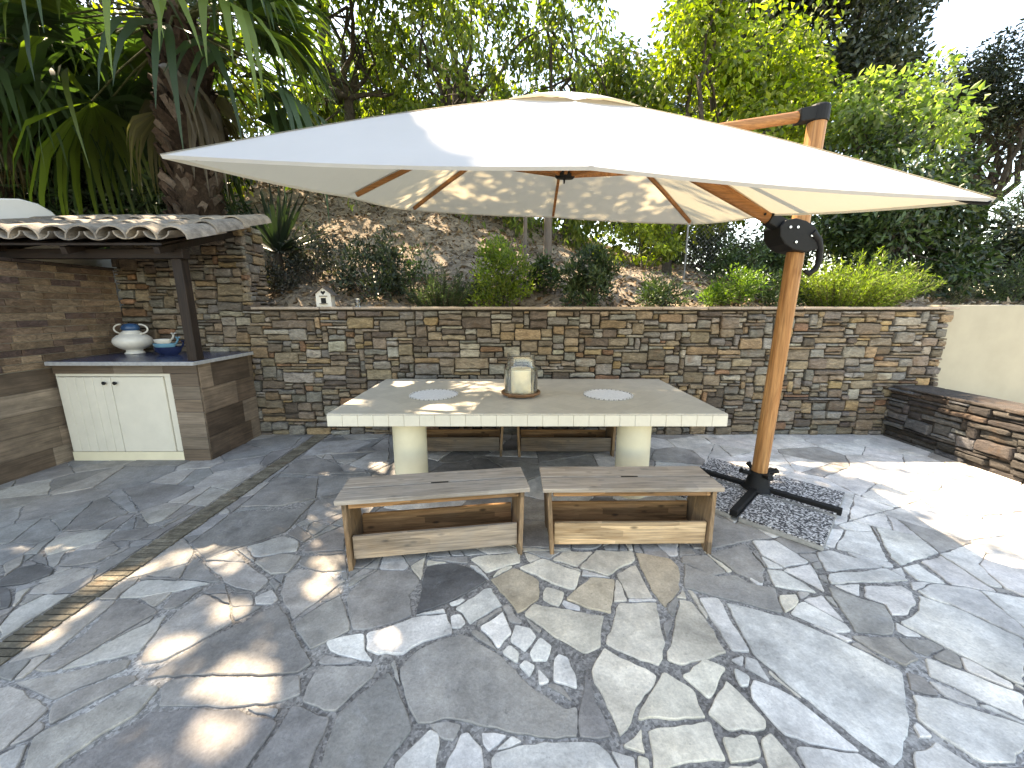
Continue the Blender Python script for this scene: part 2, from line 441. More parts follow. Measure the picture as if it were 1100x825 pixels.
PAL={'d':(.22,.208,.195),'g':(.33,.308,.28),'l':(.62,.59,.545),'b':(.47,.39,.285),'c':(.64,.575,.47),'w':(.72,.69,.64),'k':(.11,.107,.105),'s':(.24,.235,.225),'m':(.42,.405,.38)}
TR=[]   # traced stones: (tile x, tile y, tone, points in quarter pixels)
def T(ox,oy,lst):
    for tone,pts in lst: TR.append((tone,[(ox+x/4,oy+y/4) for x,y in pts]))
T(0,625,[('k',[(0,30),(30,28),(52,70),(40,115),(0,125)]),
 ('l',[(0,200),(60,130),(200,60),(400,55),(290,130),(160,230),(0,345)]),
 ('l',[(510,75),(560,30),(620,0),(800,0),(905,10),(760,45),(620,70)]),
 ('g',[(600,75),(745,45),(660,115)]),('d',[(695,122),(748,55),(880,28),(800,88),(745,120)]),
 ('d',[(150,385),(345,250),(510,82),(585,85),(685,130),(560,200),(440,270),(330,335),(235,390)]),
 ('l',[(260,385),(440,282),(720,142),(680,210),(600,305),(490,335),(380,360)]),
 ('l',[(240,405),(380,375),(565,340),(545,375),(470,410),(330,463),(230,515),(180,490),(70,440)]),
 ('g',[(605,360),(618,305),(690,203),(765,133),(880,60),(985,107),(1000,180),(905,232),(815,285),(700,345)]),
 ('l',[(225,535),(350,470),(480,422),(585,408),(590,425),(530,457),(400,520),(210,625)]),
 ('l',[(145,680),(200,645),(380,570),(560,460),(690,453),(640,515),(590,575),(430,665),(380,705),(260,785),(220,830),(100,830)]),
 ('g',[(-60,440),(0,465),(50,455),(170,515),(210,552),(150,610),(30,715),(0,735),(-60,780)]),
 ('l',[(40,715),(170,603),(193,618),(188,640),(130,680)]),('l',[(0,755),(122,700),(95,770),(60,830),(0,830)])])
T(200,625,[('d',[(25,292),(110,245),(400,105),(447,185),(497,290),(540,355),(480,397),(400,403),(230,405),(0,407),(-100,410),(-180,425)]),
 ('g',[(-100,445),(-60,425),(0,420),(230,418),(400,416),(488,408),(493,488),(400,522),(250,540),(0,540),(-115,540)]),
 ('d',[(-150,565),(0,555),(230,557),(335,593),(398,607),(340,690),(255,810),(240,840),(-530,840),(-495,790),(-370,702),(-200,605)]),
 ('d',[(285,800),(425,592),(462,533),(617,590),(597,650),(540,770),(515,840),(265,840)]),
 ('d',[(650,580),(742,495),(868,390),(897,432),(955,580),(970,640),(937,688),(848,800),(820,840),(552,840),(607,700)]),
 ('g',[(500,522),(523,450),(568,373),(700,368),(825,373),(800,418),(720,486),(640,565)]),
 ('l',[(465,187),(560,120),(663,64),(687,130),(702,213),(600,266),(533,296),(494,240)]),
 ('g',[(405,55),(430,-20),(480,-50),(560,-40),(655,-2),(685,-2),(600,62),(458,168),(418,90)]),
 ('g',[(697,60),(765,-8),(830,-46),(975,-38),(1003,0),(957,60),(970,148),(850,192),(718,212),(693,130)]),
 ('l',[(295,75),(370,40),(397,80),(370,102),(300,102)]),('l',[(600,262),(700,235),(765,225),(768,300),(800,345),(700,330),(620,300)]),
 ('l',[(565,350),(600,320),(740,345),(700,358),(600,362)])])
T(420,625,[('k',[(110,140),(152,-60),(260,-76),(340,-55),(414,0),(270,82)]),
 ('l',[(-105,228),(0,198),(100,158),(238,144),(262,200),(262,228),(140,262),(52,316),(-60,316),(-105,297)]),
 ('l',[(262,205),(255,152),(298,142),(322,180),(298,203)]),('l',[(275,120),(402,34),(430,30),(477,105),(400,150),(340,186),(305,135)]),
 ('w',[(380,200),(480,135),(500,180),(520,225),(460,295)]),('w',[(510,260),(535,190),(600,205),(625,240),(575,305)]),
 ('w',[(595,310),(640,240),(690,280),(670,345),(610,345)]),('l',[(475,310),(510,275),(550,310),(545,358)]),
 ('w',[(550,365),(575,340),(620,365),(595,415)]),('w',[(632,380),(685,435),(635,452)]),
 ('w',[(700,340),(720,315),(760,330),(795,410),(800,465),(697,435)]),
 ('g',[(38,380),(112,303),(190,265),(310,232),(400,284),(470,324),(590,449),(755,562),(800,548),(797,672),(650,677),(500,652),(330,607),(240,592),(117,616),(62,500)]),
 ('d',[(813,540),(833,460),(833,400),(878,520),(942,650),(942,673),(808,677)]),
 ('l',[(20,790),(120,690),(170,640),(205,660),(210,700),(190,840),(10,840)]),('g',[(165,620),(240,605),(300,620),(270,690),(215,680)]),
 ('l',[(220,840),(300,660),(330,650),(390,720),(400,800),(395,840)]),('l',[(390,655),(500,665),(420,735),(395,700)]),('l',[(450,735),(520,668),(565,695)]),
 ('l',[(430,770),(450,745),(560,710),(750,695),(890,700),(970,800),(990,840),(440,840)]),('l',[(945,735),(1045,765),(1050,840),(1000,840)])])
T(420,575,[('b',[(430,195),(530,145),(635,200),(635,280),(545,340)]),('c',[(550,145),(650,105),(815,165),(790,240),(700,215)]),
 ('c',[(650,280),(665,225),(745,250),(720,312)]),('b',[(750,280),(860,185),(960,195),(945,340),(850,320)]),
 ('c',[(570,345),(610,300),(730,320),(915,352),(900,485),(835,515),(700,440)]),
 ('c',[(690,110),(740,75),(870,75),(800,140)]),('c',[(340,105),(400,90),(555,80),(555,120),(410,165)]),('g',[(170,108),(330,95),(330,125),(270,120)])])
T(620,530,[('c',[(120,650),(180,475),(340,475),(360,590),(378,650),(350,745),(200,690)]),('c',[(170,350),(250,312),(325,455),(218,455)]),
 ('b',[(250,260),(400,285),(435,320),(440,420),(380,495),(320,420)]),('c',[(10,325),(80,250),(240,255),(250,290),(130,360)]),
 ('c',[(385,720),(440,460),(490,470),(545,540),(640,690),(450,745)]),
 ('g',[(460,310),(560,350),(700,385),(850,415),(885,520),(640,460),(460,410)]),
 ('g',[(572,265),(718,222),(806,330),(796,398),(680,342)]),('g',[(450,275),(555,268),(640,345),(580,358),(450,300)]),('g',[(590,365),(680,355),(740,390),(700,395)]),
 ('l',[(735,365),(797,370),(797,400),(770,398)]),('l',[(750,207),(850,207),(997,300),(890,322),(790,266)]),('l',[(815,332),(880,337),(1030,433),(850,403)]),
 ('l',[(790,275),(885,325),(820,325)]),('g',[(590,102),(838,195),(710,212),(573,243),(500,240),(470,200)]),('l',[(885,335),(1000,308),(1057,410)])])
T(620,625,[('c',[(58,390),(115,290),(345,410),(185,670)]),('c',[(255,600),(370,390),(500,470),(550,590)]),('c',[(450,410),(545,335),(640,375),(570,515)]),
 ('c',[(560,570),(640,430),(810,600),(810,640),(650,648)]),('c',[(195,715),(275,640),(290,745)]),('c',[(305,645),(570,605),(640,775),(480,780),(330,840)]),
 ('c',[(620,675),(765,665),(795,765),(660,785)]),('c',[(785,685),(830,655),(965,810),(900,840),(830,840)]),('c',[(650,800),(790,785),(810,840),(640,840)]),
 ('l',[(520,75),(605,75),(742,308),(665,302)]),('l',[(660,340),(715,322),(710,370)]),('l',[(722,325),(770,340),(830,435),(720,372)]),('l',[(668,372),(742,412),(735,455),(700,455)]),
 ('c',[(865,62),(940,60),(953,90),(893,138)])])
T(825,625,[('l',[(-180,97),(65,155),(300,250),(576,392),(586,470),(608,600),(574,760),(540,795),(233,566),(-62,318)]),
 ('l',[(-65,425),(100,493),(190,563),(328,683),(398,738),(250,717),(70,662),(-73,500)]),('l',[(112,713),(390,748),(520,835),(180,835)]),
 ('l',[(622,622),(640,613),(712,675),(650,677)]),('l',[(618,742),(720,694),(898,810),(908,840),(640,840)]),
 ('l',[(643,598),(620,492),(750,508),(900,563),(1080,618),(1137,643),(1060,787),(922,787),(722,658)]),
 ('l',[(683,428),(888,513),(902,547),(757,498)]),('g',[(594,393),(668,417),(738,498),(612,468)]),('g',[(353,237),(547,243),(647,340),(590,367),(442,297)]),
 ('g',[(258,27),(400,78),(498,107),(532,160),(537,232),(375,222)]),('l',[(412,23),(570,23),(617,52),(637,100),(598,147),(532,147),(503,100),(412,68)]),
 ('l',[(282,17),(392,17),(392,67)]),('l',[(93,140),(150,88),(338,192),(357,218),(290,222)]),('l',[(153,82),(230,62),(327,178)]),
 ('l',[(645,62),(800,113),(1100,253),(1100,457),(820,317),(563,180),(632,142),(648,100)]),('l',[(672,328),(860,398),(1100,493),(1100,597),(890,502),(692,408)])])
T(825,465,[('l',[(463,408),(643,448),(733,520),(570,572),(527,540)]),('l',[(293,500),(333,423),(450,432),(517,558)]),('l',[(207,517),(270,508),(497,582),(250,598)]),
 ('l',[(257,613),(510,589),(607,640),(270,652)]),('l',[(578,582),(640,568),(767,655),(640,638)]),('l',[(658,558),(740,533),(987,690),(790,658)]),
 ('l',[(68,590),(183,572),(243,688)]),('l',[(375,268),(543,325),(480,342),(347,382)])])
T(200,465,[('d',[(20,480),(203,347),(330,338),(487,333),(555,293),(430,427),(250,486),(82,545)]),('d',[(233,320),(392,193),(568,198),(556,283),(400,318)]),
 ('d',[(403,178),(472,123),(568,108),(655,142),(676,168),(560,186)]),('l',[(263,493),(420,448),(486,472),(476,512),(292,537)]),('g',[(293,560),(400,523),(496,533),(437,607),(362,612)]),
 ('d',[(433,440),(480,403),(541,450),(500,477)]),('d',[(508,500),(563,452),(680,403),(680,507),(503,518)]),('d',[(483,570),(513,533),(690,528),(690,597),(560,597)]),
 ('g',[(80,563),(120,558),(258,563),(356,640),(300,690),(180,655)]),('l',[(503,100),(562,43),(740,33),(797,43),(720,83),(560,97)]),('l',[(700,140),(780,95),(870,70),(870,120),(780,160)])])
T(0,465,[('k',[(0,640),(70,590),(170,570),(235,590),(220,615),(100,655),(0,665)]),('d',[(248,575),(290,538),(498,489),(517,502),(420,557),(300,577)]),
 ('g',[(193,500),(232,463),(400,424),(497,419),(440,466),(203,532)]),('d',[(453,470),(503,428),(678,404),(696,412),(600,462)]),('g',[(610,352),(788,318),(700,380),(640,395)])])

def paving():
    rnd=random.Random(5)
    strip0,strip1=-2.40,-2.24
    fixed=[]
    for tone,pts in TR:
        g=[(gz(x,y).x,gz(x,y).y) for x,y in pts]
        if area(g)<0: g=g[::-1]
        # keep clear of the edging strip
        cx=sum(p[0] for p in g)/len(g)
        if cx>strip1-.08: g=clip(g,(strip1+.012,0),(strip1+.012,9),False)
        else: g=clip(g,(strip0-.012,0),(strip0-.012,9),True)
        if len(g)<3 or abs(area(g))<.0012: continue
        fixed.append((tone,g))
    hulls=[hull([(round(a,5),round(b,5)) for a,b in g]) for _,g in fixed]
    # scattered sites for the rest, slightly stretched cells
    cand=[]; X0,X1,Y0,Y1=-6.2,6.4,-.6,4.75
    tries=0
    while tries<9000:
        tries+=1; p=(rnd.uniform(X0,X1),rnd.uniform(Y0,Y1)); big=rnd.random()
        a=p[0]*(1.0); 
        md=.20+.30*abs(math.sin(p[0]*1.7+p[1]*2.3))
        if all((p[0]-q[0])**2*.6+(p[1]-q[1])**2*1.5>min(md,q[2])**2 for q in cand): cand.append((p[0],p[1],md))
    cells=voronoi([(c[0],c[1]) for c in cand],(X0,Y0,X1,Y1),None)
    polys=[]
    for c in cells:
        c=clip(clip(c,(X0,4.52),(X1,4.52),False),(X0,-.5),(X1,-.5),True)
        if len(c)<3: continue
        halves=[clip(c,(strip1+.01,0),(strip1+.01,9),False),clip(c,(strip0-.01,0),(strip0-.01,9),True)]
        pieces=[]
        for h in halves:
            if len(h)>=3 and abs(area(h))>.003: pieces.append(h)
        out=[]
        for p in pieces:
            if rnd.random()<.35 and abs(area(p))>.12:  # split big cells with a random crack
                cx=sum(q[0] for q in p)/len(p); cy=sum(q[1] for q in p)/len(p); th=rnd.uniform(0,math.pi)
                a=(cx,cy); b=(cx+math.cos(th),cy+math.sin(th)); out+= [clip(p,a,b,True),clip(p,a,b,False)]
            else: out.append(p)
        pieces=[p for p in out if len(p)>=3]
        for H in hulls:
            hx=[q[0] for q in H]; hy=[q[1] for q in H]; nx=[]
            for p in pieces:
                if max(q[0] for q in p)<min(hx) or min(q[0] for q in p)>max(hx) or max(q[1] for q in p)<min(hy) or min(q[1] for q in p)>max(hy): nx.append(p)
                else: nx+=subtract(p,H,.006)
            pieces=nx
        for p in pieces:
            if abs(area(p))<.0028: continue
            xs=[q[0] for q in p]; ys=[q[1] for q in p]
            if abs(area(p))/(max(max(xs)-min(xs),max(ys)-min(ys))**2)<.075: continue
            polys.append(p)
    mb=MB()
    def stone(poly,tone,shrink,z):
        if shrink: poly=inset(poly,shrink)
        if len(poly)<3: return
        o=rough_outline(poly,.032,.0062,rnd); n=len(o)
        cx=sum(p.x for p in o)/n; cy=sum(p.y for p in o)/n; c2=Vector((cx,cy))
        base=PAL[tone]; k=rnd.uniform(.88,1.12); col=tuple(b*k*rnd.uniform(.99,1.01) for b in base)
        tx,ty=rnd.uniform(-.007,.007),rnd.uniform(-.007,.007)
        def h(p): return z+tx*(p.x-cx)+ty*(p.y-cy)
        vs=[(p.x,p.y,-.004) for p in o]+[(p.x,p.y,h(p)-.0035) for p in o]
        inn=[]
        for p in o:
            d=(c2-p); L=d.length; q=p+d*(min(.004,L*.2)/max(L,1e-6)); inn.append((q.x,q.y,h(p)))
        vs+=inn; fs=[]
        for i in range(n):
            j=(i+1)%n; fs+=[(i,j,n+j,n+i),(n+i,n+j,2*n+j,2*n+i)]
        fs.append(tuple(range(2*n,3*n)))
        mb.add(vs,fs,col)
    for tone,g in fixed:
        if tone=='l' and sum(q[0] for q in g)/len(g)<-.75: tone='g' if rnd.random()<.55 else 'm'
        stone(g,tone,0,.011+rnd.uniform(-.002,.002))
    for p in polys:
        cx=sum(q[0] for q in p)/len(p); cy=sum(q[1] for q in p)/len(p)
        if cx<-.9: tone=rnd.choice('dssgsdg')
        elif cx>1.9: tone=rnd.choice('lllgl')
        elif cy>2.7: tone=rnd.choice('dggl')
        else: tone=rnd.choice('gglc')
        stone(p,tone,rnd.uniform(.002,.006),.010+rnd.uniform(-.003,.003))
    o=mb.build('flagstones',M['flag']); struct(o,'irregular grey and beige flagstones laid as crazy paving on the terrace','paving')
    m=MB(); m.add([(-6.4,-.6,.0015),(6.6,-.6,.0015),(6.6,4.9,.0015),(-6.4,4.9,.0015)],[(0,1,2,3)])
    struct(m.build('patio',M['mortar']),'pale grey brown mortar bed between the flagstones','patio')
    # bricks on edge
    e=MB(); y=-.5; i=0
    while y<4.5:
        w=rnd.uniform(.036,.046); k=rnd.uniform(.75,1.25)
        e.box(((strip0+strip1)/2+rnd.uniform(-.004,.004),y+w/2,.004),(strip1-strip0-.008+rnd.uniform(-.006,.004),w-.006,.014),None,(.17*k,.148*k,.11*k)); y+=w
    o=e.build('brick_edging',M['wallstone'],bevel=.002); struct(o,'narrow strip of brown bricks on edge running across the paving to the stone wall','path')
    g=MB(); g.add([(-300,-300,-.03),(300,-300,-.03),(300,300,-.03),(-300,300,-.03)],[(0,1,2,3)])
    struct(g.build('ground',M['ground']))
paving()

# ------------------------------------------------------------------ stone walls
WPAL=[((.18,.145,.11),6),((.215,.17,.12),6),((.165,.15,.13),5),((.215,.20,.175),4),((.25,.18,.11),2.6),((.22,.13,.08),1.2),((.115,.092,.074),3.5),((.28,.25,.20),2.2),((.30,.215,.115),.9)]
DPAL=[((.065,.057,.052),5),((.042,.037,.034),6),((.095,.092,.09),3),((.15,.148,.145),1.8),((.085,.06,.047),1.0)]
def pick(pal,rnd):
    tot=sum(w for _,w in pal); r=rnd.uniform(0,tot)
    for c,w in pal:
        r-=w
        if r<=0: return c
    return pal[0][0]
def stone_panel(mb,origin,u,n,W,H,cell,wr,hr,pal,seed,relief=.03,skip=None,gap=.006):
    rnd=random.Random(seed); O=Vector(origin); u=Vector(u); n=Vector(n); up=Vector((0,0,1))
    nx=int(round(W/cell)); ny=int(round(H/cell)); occ=[[False]*nx for _ in range(ny)]
    if skip:
        for j in range(ny):
            for i in range(nx):
                if skip((i+.5)*cell,(j+.5)*cell): occ[j][i]=True
    for j in range(ny):
        for i in range(nx):
            if occ[j][i]: continue
            h=rnd.choice(hr); w=rnd.choice(wr)
            w=max(w,h+1 if h<3 else h+2)
            ww=0
            while ww<w and i+ww<nx and not occ[j][i+ww]: ww+=1
            # avoid leaving a one-cell sliver
            if i+ww<nx and not occ[j][i+ww] and (i+ww+1>=nx or occ[j][i+ww+1]): ww+=1
            hh=1
            while hh<h and j+hh<ny and not any(occ[j+hh][i+k] for k in range(ww)): hh+=1
            for b in range(hh):
                for a in range(ww): occ[j+b][i+a]=True
            x0,x1,z0,z1=i*cell,(i+ww)*cell,j*cell,(j+hh)*cell
            g=rnd.uniform(gap*.3,gap*1.1); x0+=g;x1-=g;z0+=g*.8;z1-=g*.8
            jt=lambda a:rnd.uniform(-a,a)
            ja=min(.012,(z1-z0)*.2)
            # outline, 3 points on long sides
            k=max(1,int((x1-x0)/.06)); pts=[]
            for q in range(k+1): pts.append((x0+(x1-x0)*q/k+(jt(ja) if 0<q<k else rnd.uniform(0,ja)*(1 if q==0 else -1)),z0+rnd.uniform(-.002,ja)))
            pts.append((x1+jt(ja)*.5,(z0+z1)/2+jt(ja)))
            for q in range(k+1): pts.append((x1-(x1-x0)*q/k+(jt(ja) if 0<q<k else rnd.uniform(0,ja)*(-1 if q==0 else 1)),z1-rnd.uniform(-.002,ja)))
            pts.append((x0+jt(ja)*.5,(z0+z1)/2+jt(ja)))
            d=rnd.uniform(.0,relief); m=len(pts); cx=(x0+x1)/2; cz=(z0+z1)/2
            tu,tv=jt(.05),jt(.10)
            base=pick(pal,rnd); kk=rnd.uniform(.8,1.35); col=tuple(c*kk*rnd.uniform(.97,1.03) for c in base)
            P=lambda x,z,o:O+u*x+up*z+n*o
            ins=min(.010,(z1-z0)*.22)
            r0=[P(x,z,-.05) for x,z in pts]; r1=[P(x,z,d+(x-cx)*tu+(z-cz)*tv-.009) for x,z in pts]
            r2=[]
            for x,z in pts:
                xx=x+(ins if x<cx else -ins)*min(1,abs(x-cx)/(.5*(x1-x0))*1.2); zz=z+(ins if z<cz else -ins)*min(1,abs(z-cz)/(.5*(z1-z0)))
                r2.append(P(xx,zz,d+(x-cx)*tu+(z-cz)*tv+jt(.003)))
            c=P(cx+jt(.02),cz+jt(.01),d+.004+jt(.004))
            fs=[]
            for a in range(m):
                b=(a+1)%m; fs+=[(a,b,m+b,m+a),(m+a,m+b,2*m+b,2*m+a),(2*m+a,2*m+b,3*m)]
            mb.add(r0+r1+r2+[c],fs,col)
WY=4.53
def walls():
    t=thing('stone_wall','tall dry stone retaining wall of brown and grey blocks behind the table','wall',(0,WY,0))
    mb=MB(); x0=-4.49
    stone_panel(mb,(x0,WY,0),(1,0,0),(0,-1,0),9.55,2.45,.034,[2,3,3,4,5,5,6,7,8,9,11],[1,1,1,2,2,2,3,3,4],WPAL,3,.042,
        skip=lambda x,z:(x>1.49 and z>1.51),gap=.0055)
    # return of the raised end, right end of wall
    stone_panel(mb,(-3.0,WY+.36,1.5),(0,-1,0),(1,0,0),.36,.95,.035,[3,4,5,6],[1,2,2,3],WPAL,8,.01)
    stone_panel(mb,(5.06,WY,0),(0,1,0),(1,0,0),.4,1.5,.035,[3,4,5,6],[1,2,2,3],WPAL,9,.01)
    s=mb.build('stones',M['wallstone']); s.parent=t; s.matrix_parent_inverse=Matrix.Translation((0,-WY,0))
    b=MB(); b.box(((-4.49+5.04)/2,WY+.2,.755),(9.5,.36,1.50)); b.box((-3.76,WY+.19,1.98),(1.45,.33,.94))
    o=b.build('core',M['wallgap']); o.parent=t; o.matrix_parent_inverse=Matrix.Translation((0,-WY,0))
    c=MB(); rnd=random.Random(2); x=-2.98
    while x<5.1:
        w=min(rnd.uniform(.35,.8),5.12-x)
        k=rnd.uniform(.85,1.15)
        c.box((x+w/2,WY+.19+rnd.uniform(-.006,.006),1.527),(w-.006,.47,.03),None,(.36*k,.29*k,.23*k)); x+=w
        if 5.12-x<.1: break
    o=c.build('coping',M['coping'],bevel=.005); o.parent=t; o.matrix_parent_inverse=Matrix.Translation((0,-WY,0))
    # low wall on the right
    LX=4.53
    t=thing('low_stone_wall','low dark brown slate wall along the right edge of the terrace','wall',(LX,3,0))
    inv=Matrix.Translation((-LX,-3,0))
    mb=MB(); stone_panel(mb,(LX,4.5,0),(0,-1,0),(-1,0,0),3.9,.60,.03,[5,6,7,8,9,11,13,15],[1,1,2,2,2,3,4],DPAL,21,.05,gap=.005)
    s=mb.build('stones',M['wallstone']); s.parent=t; s.matrix_parent_inverse=inv
    b=MB(); b.box((LX+.2,2.55,.30),(.38,3.88,.60)); o=b.build('core',M['wallgap']); o.parent=t; o.matrix_parent_inverse=inv
    c=MB(); y=.6
    while y<4.45:
        w=min(rnd.uniform(.3,.7),4.5-y); k=rnd.uniform(.7,1.3)
        c.box((LX+.18+rnd.uniform(-.025,.025),y+w/2,.616+rnd.uniform(-.008,.008)),(.42,w-.008,rnd.uniform(.02,.045)),None,(.07*k,.058*k,.05*k)); y+=w
        if 4.5-y<.08: break
    o=c.build('coping',M['wallstone'],bevel=.008); o.parent=t; o.matrix_parent_inverse=inv
    # cream boundary wall
    m=MB(); m.box((9.04,4.74,.782),(7.9,.21,1.564)); o=m.build('rendered_wall',M['creamwall'],bevel=.008,loc=(9.04,4.74,0))
    tag(o,'smooth cream rendered boundary wall beyond the low dark stone wall','wall')
    # white wall with rounded shoulder on the left
    X=-4.95; pts=[(X,1.0,0),(X,1.0,2.62)]+[tuple(gx(a,b,X)) for a,b in ((0,213),(22,213.5),(42,219),(56,227),(66,236),(74,246),(80,256))]
    e=gx(80,256,X); pts+=[(X,e.y+.15,e.z-.1),(X,5.6,e.z-.12),(X,5.6,0)]
    m=MB(); m.prism(pts,(-.3,0,0)); o=m.build('plaster_wall',M['whitewall'],bevel=.012,loc=(X,3,0))
    tag(o,'white plastered wall with a rounded shoulder behind the tiled roof','wall')
walls()

# ------------------------------------------------------------------ tiled left wall and outdoor kitchen
def clad(mb,origin,u,n,W,H,rows,lens,cols,seed,gap=.003,th=.012,relief=0.0):
    rnd=random.Random(seed); O=Vector(origin); u=Vector(u); n=Vector(n); rh=H/rows
    for j in range(rows):
        x=-rnd.uniform(0,lens[0])
        while x<W:
            L=rnd.uniform(*lens); a,b=max(0,x),min(W,x+L); x+=L
            if b-a<.012: continue
            base=rnd.choice(cols); k=rnd.uniform(.75,1.3); col=tuple(c*k for c in base)
            d=th+rnd.uniform(0,relief)
            c=O+u*((a+b)/2)+Vector((0,0,1))*((j+.5)*rh)+n*(d/2)
            sx=b-a-gap; sz=rh-gap
            size=(abs(u.x)*sx+abs(n.x)*d, abs(u.y)*sx+abs(n.y)*d, sz)
            mb.box(c,size,None,col)
PL=[(.155,.112,.08),(.12,.086,.062),(.185,.137,.10),(.10,.07,.05),(.17,.132,.10)]
BR=[(.20,.14,.092),(.17,.115,.078),(.24,.172,.116),(.21,.145,.10),(.145,.097,.072),(.10,.067,.058)]
def kitchen():
    LX=-4.49
    t=thing('tiled_wall','side wall clad in brown wood look planks below and narrow brick strips above','wall',(LX,3.8,0)); inv=Matrix.Translation((-LX,-3.8,0))
    def put(o): o.parent=t; o.matrix_parent_inverse=inv
    b=MB(); b.box((LX-.116,3.83,.98),(.20,1.38,1.94)); put(b.build('core',M['grout']))
    m=MB(); clad(m,(LX-.016,3.14,0),(0,1,0),(1,0,0),1.38,.96,5,(.5,1.0),PL,4,.003,.02); 
    clad(m,(LX-.216,3.138,0),(1,0,0),(0,-1,0),.212,.96,5,(.5,1.0),PL,14,.003,.006)
    put(m.build('plank_tiles',M['tileplank'],bevel=.0012))
    m=MB(); clad(m,(LX-.016,3.14,.965),(0,1,0),(1,0,0),1.38,.975,15,(.12,.36),BR,5,.006,.008,.012)
    clad(m,(LX-.216,3.138,.965),(1,0,0),(0,-1,0),.204,.975,15,(.12,.3),BR,15,.006,.006,.0)
    put(m.build('brick_strips',M['wallstone'],bevel=.002))
    c=MB(); y=3.12; rnd=random.Random(3)
    while y<4.5:
        w=min(.24,4.52-y); c.box((LX-.10,y+w/2,1.955),(.25,w-.005,.028),None,(.05,.035,.03)); y+=w
    put(c.build('coping',M['coping'],bevel=.003))
    # kitchen
    X0,X1,Y0,Y1=-4.46,-3.06,3.70,4.50
    k=thing('outdoor_kitchen','corner outdoor kitchen counter with cream doors under a small tiled roof','kitchen',((X0+X1)/2,Y0,0)); kin=Matrix.Translation((-(X0+X1)/2,-Y0,0))
    def kp(o,par=None):
        o.parent=par or k
        o.matrix_parent_inverse = kin if par is None else Matrix.Identity(4)
        return o
    m=MB(); m.box(((X0+X1)/2,4.105,.49),(X1-X0-.03,.74,.975)); kp(m.build('body',M['grout']))
    dr=-3.33
    m=MB(); clad(m,(dr,Y0+.035,0),(1,0,0),(0,-1,0),X1-dr,.905,7,(.5,.9),PL,7,.003,.035)
    clad(m,(X0,Y0+.035,.905),(1,0,0),(0,-1,0),X1-X0,.09,1,(.45,.7),PL,8,.003,.035)
    kp(m.build('front_tiles',M['tileplankx'],bevel=.0012))
    m=MB(); clad(m,(X1-.016,Y0+.02,0),(0,1,0),(1,0,0),.78,.995,4,(.25,.6),PL,9,.003,.02); kp(m.build('side_tiles',M['tileplank'],bevel=.0012))
    # countertop
    m=MB(); m.box((-3.735,4.08,1.0145),(1.41,.86,.034)); top=kp(m.build('countertop',M['bluetile'],bevel=.003))
    m=MB(); m.box((-3.735,3.641,1.012),(1.41,.018,.036)); m.box((X1+.027,4.07,1.012),(.014,.87,.036)); kp(m.build('edge_trim',M['whitegrout'],bevel=.002))
    # door frame, doors, plinth
    f=MB(); f.box(((X0+dr)/2,Y0+.03,.89),(dr-X0,.03,.03)); f.box((dr-.035,Y0+.03,.49),(.07,.03,.77)); f.box((X0+.01,Y0+.03,.49),(.02,.03,.77))
    kp(f.build('door_frame',M['cream'],bevel=.003))
    p=MB(); p.box(((X0+dr)/2,Y0+.03,.05),(dr-X0,.05,.10)); kp(p.build('plinth',M['pillar'],bevel=.003))
    mid=-3.915
    for a,b,gro in ((X0+.022,mid-.003,True),(mid+.003,dr-.073,False)):
        d=MB()
        if gro:
            n=6; w=(b-a)/n
            for i in range(n): d.box((a+w*(i+.5),Y0+.012,.4885),(w-.003,.022,.765))
            d.box(((a+b)/2,Y0+.016,.4885),(b-a,.018,.765))
        else: d.box(((a+b)/2,Y0+.012,.4885),(b-a,.022,.765))
        do=kp(d.build('door',M['cream'],bevel=.0025))
        do['label']='cream door with vertical grooves' if gro else 'plain flat cream door'
        kx=b-.05 if gro else a+.05
        h=MB(); h.lathe([(.006,0),(.006,.012),(.016,.016),(.018,.024),(.012,.031),(.0,.033)],n=14)
        h.v=[(kx+x,Y0-z,.815+y) for x,y,z in h.v]
        kn=h.build('knob',M['black'],smooth=True); kn.parent=do
        kn.matrix_parent_inverse=Matrix.Identity(4)
    # post + beam + rafters
    m=MB(); m.box((-3.09,3.75,1.505),(.09,.09,.95)); kp(m.build('post',M['darkwood'],bevel=.004))
    m=MB(); m.box((-3.86,3.725,2.02),(1.72,.09,.085)); kp(m.build('beam',M['darkwoodx'],bevel=.004))
    for x in (-4.62,-3.9,-3.09):
        m=MB(); m.bar((x,3.52,2.025),(x,4.53,2.335),.05,.06); kp(m.build('rafter',M['darkwood'],bevel=.003))
    m=MB(); m.prism([(-5.0,3.50,2.065),(-3.02,3.50,2.065),(-3.02,4.62,2.405),(-5.0,4.62,2.405)],(0,0,.018)); kp(m.build('roof_boards',M['darkwoodx']))
    # canal tiles
    r=MB(); rnd=random.Random(12); sl=(2.405-2.065)/1.12; pitch=.25
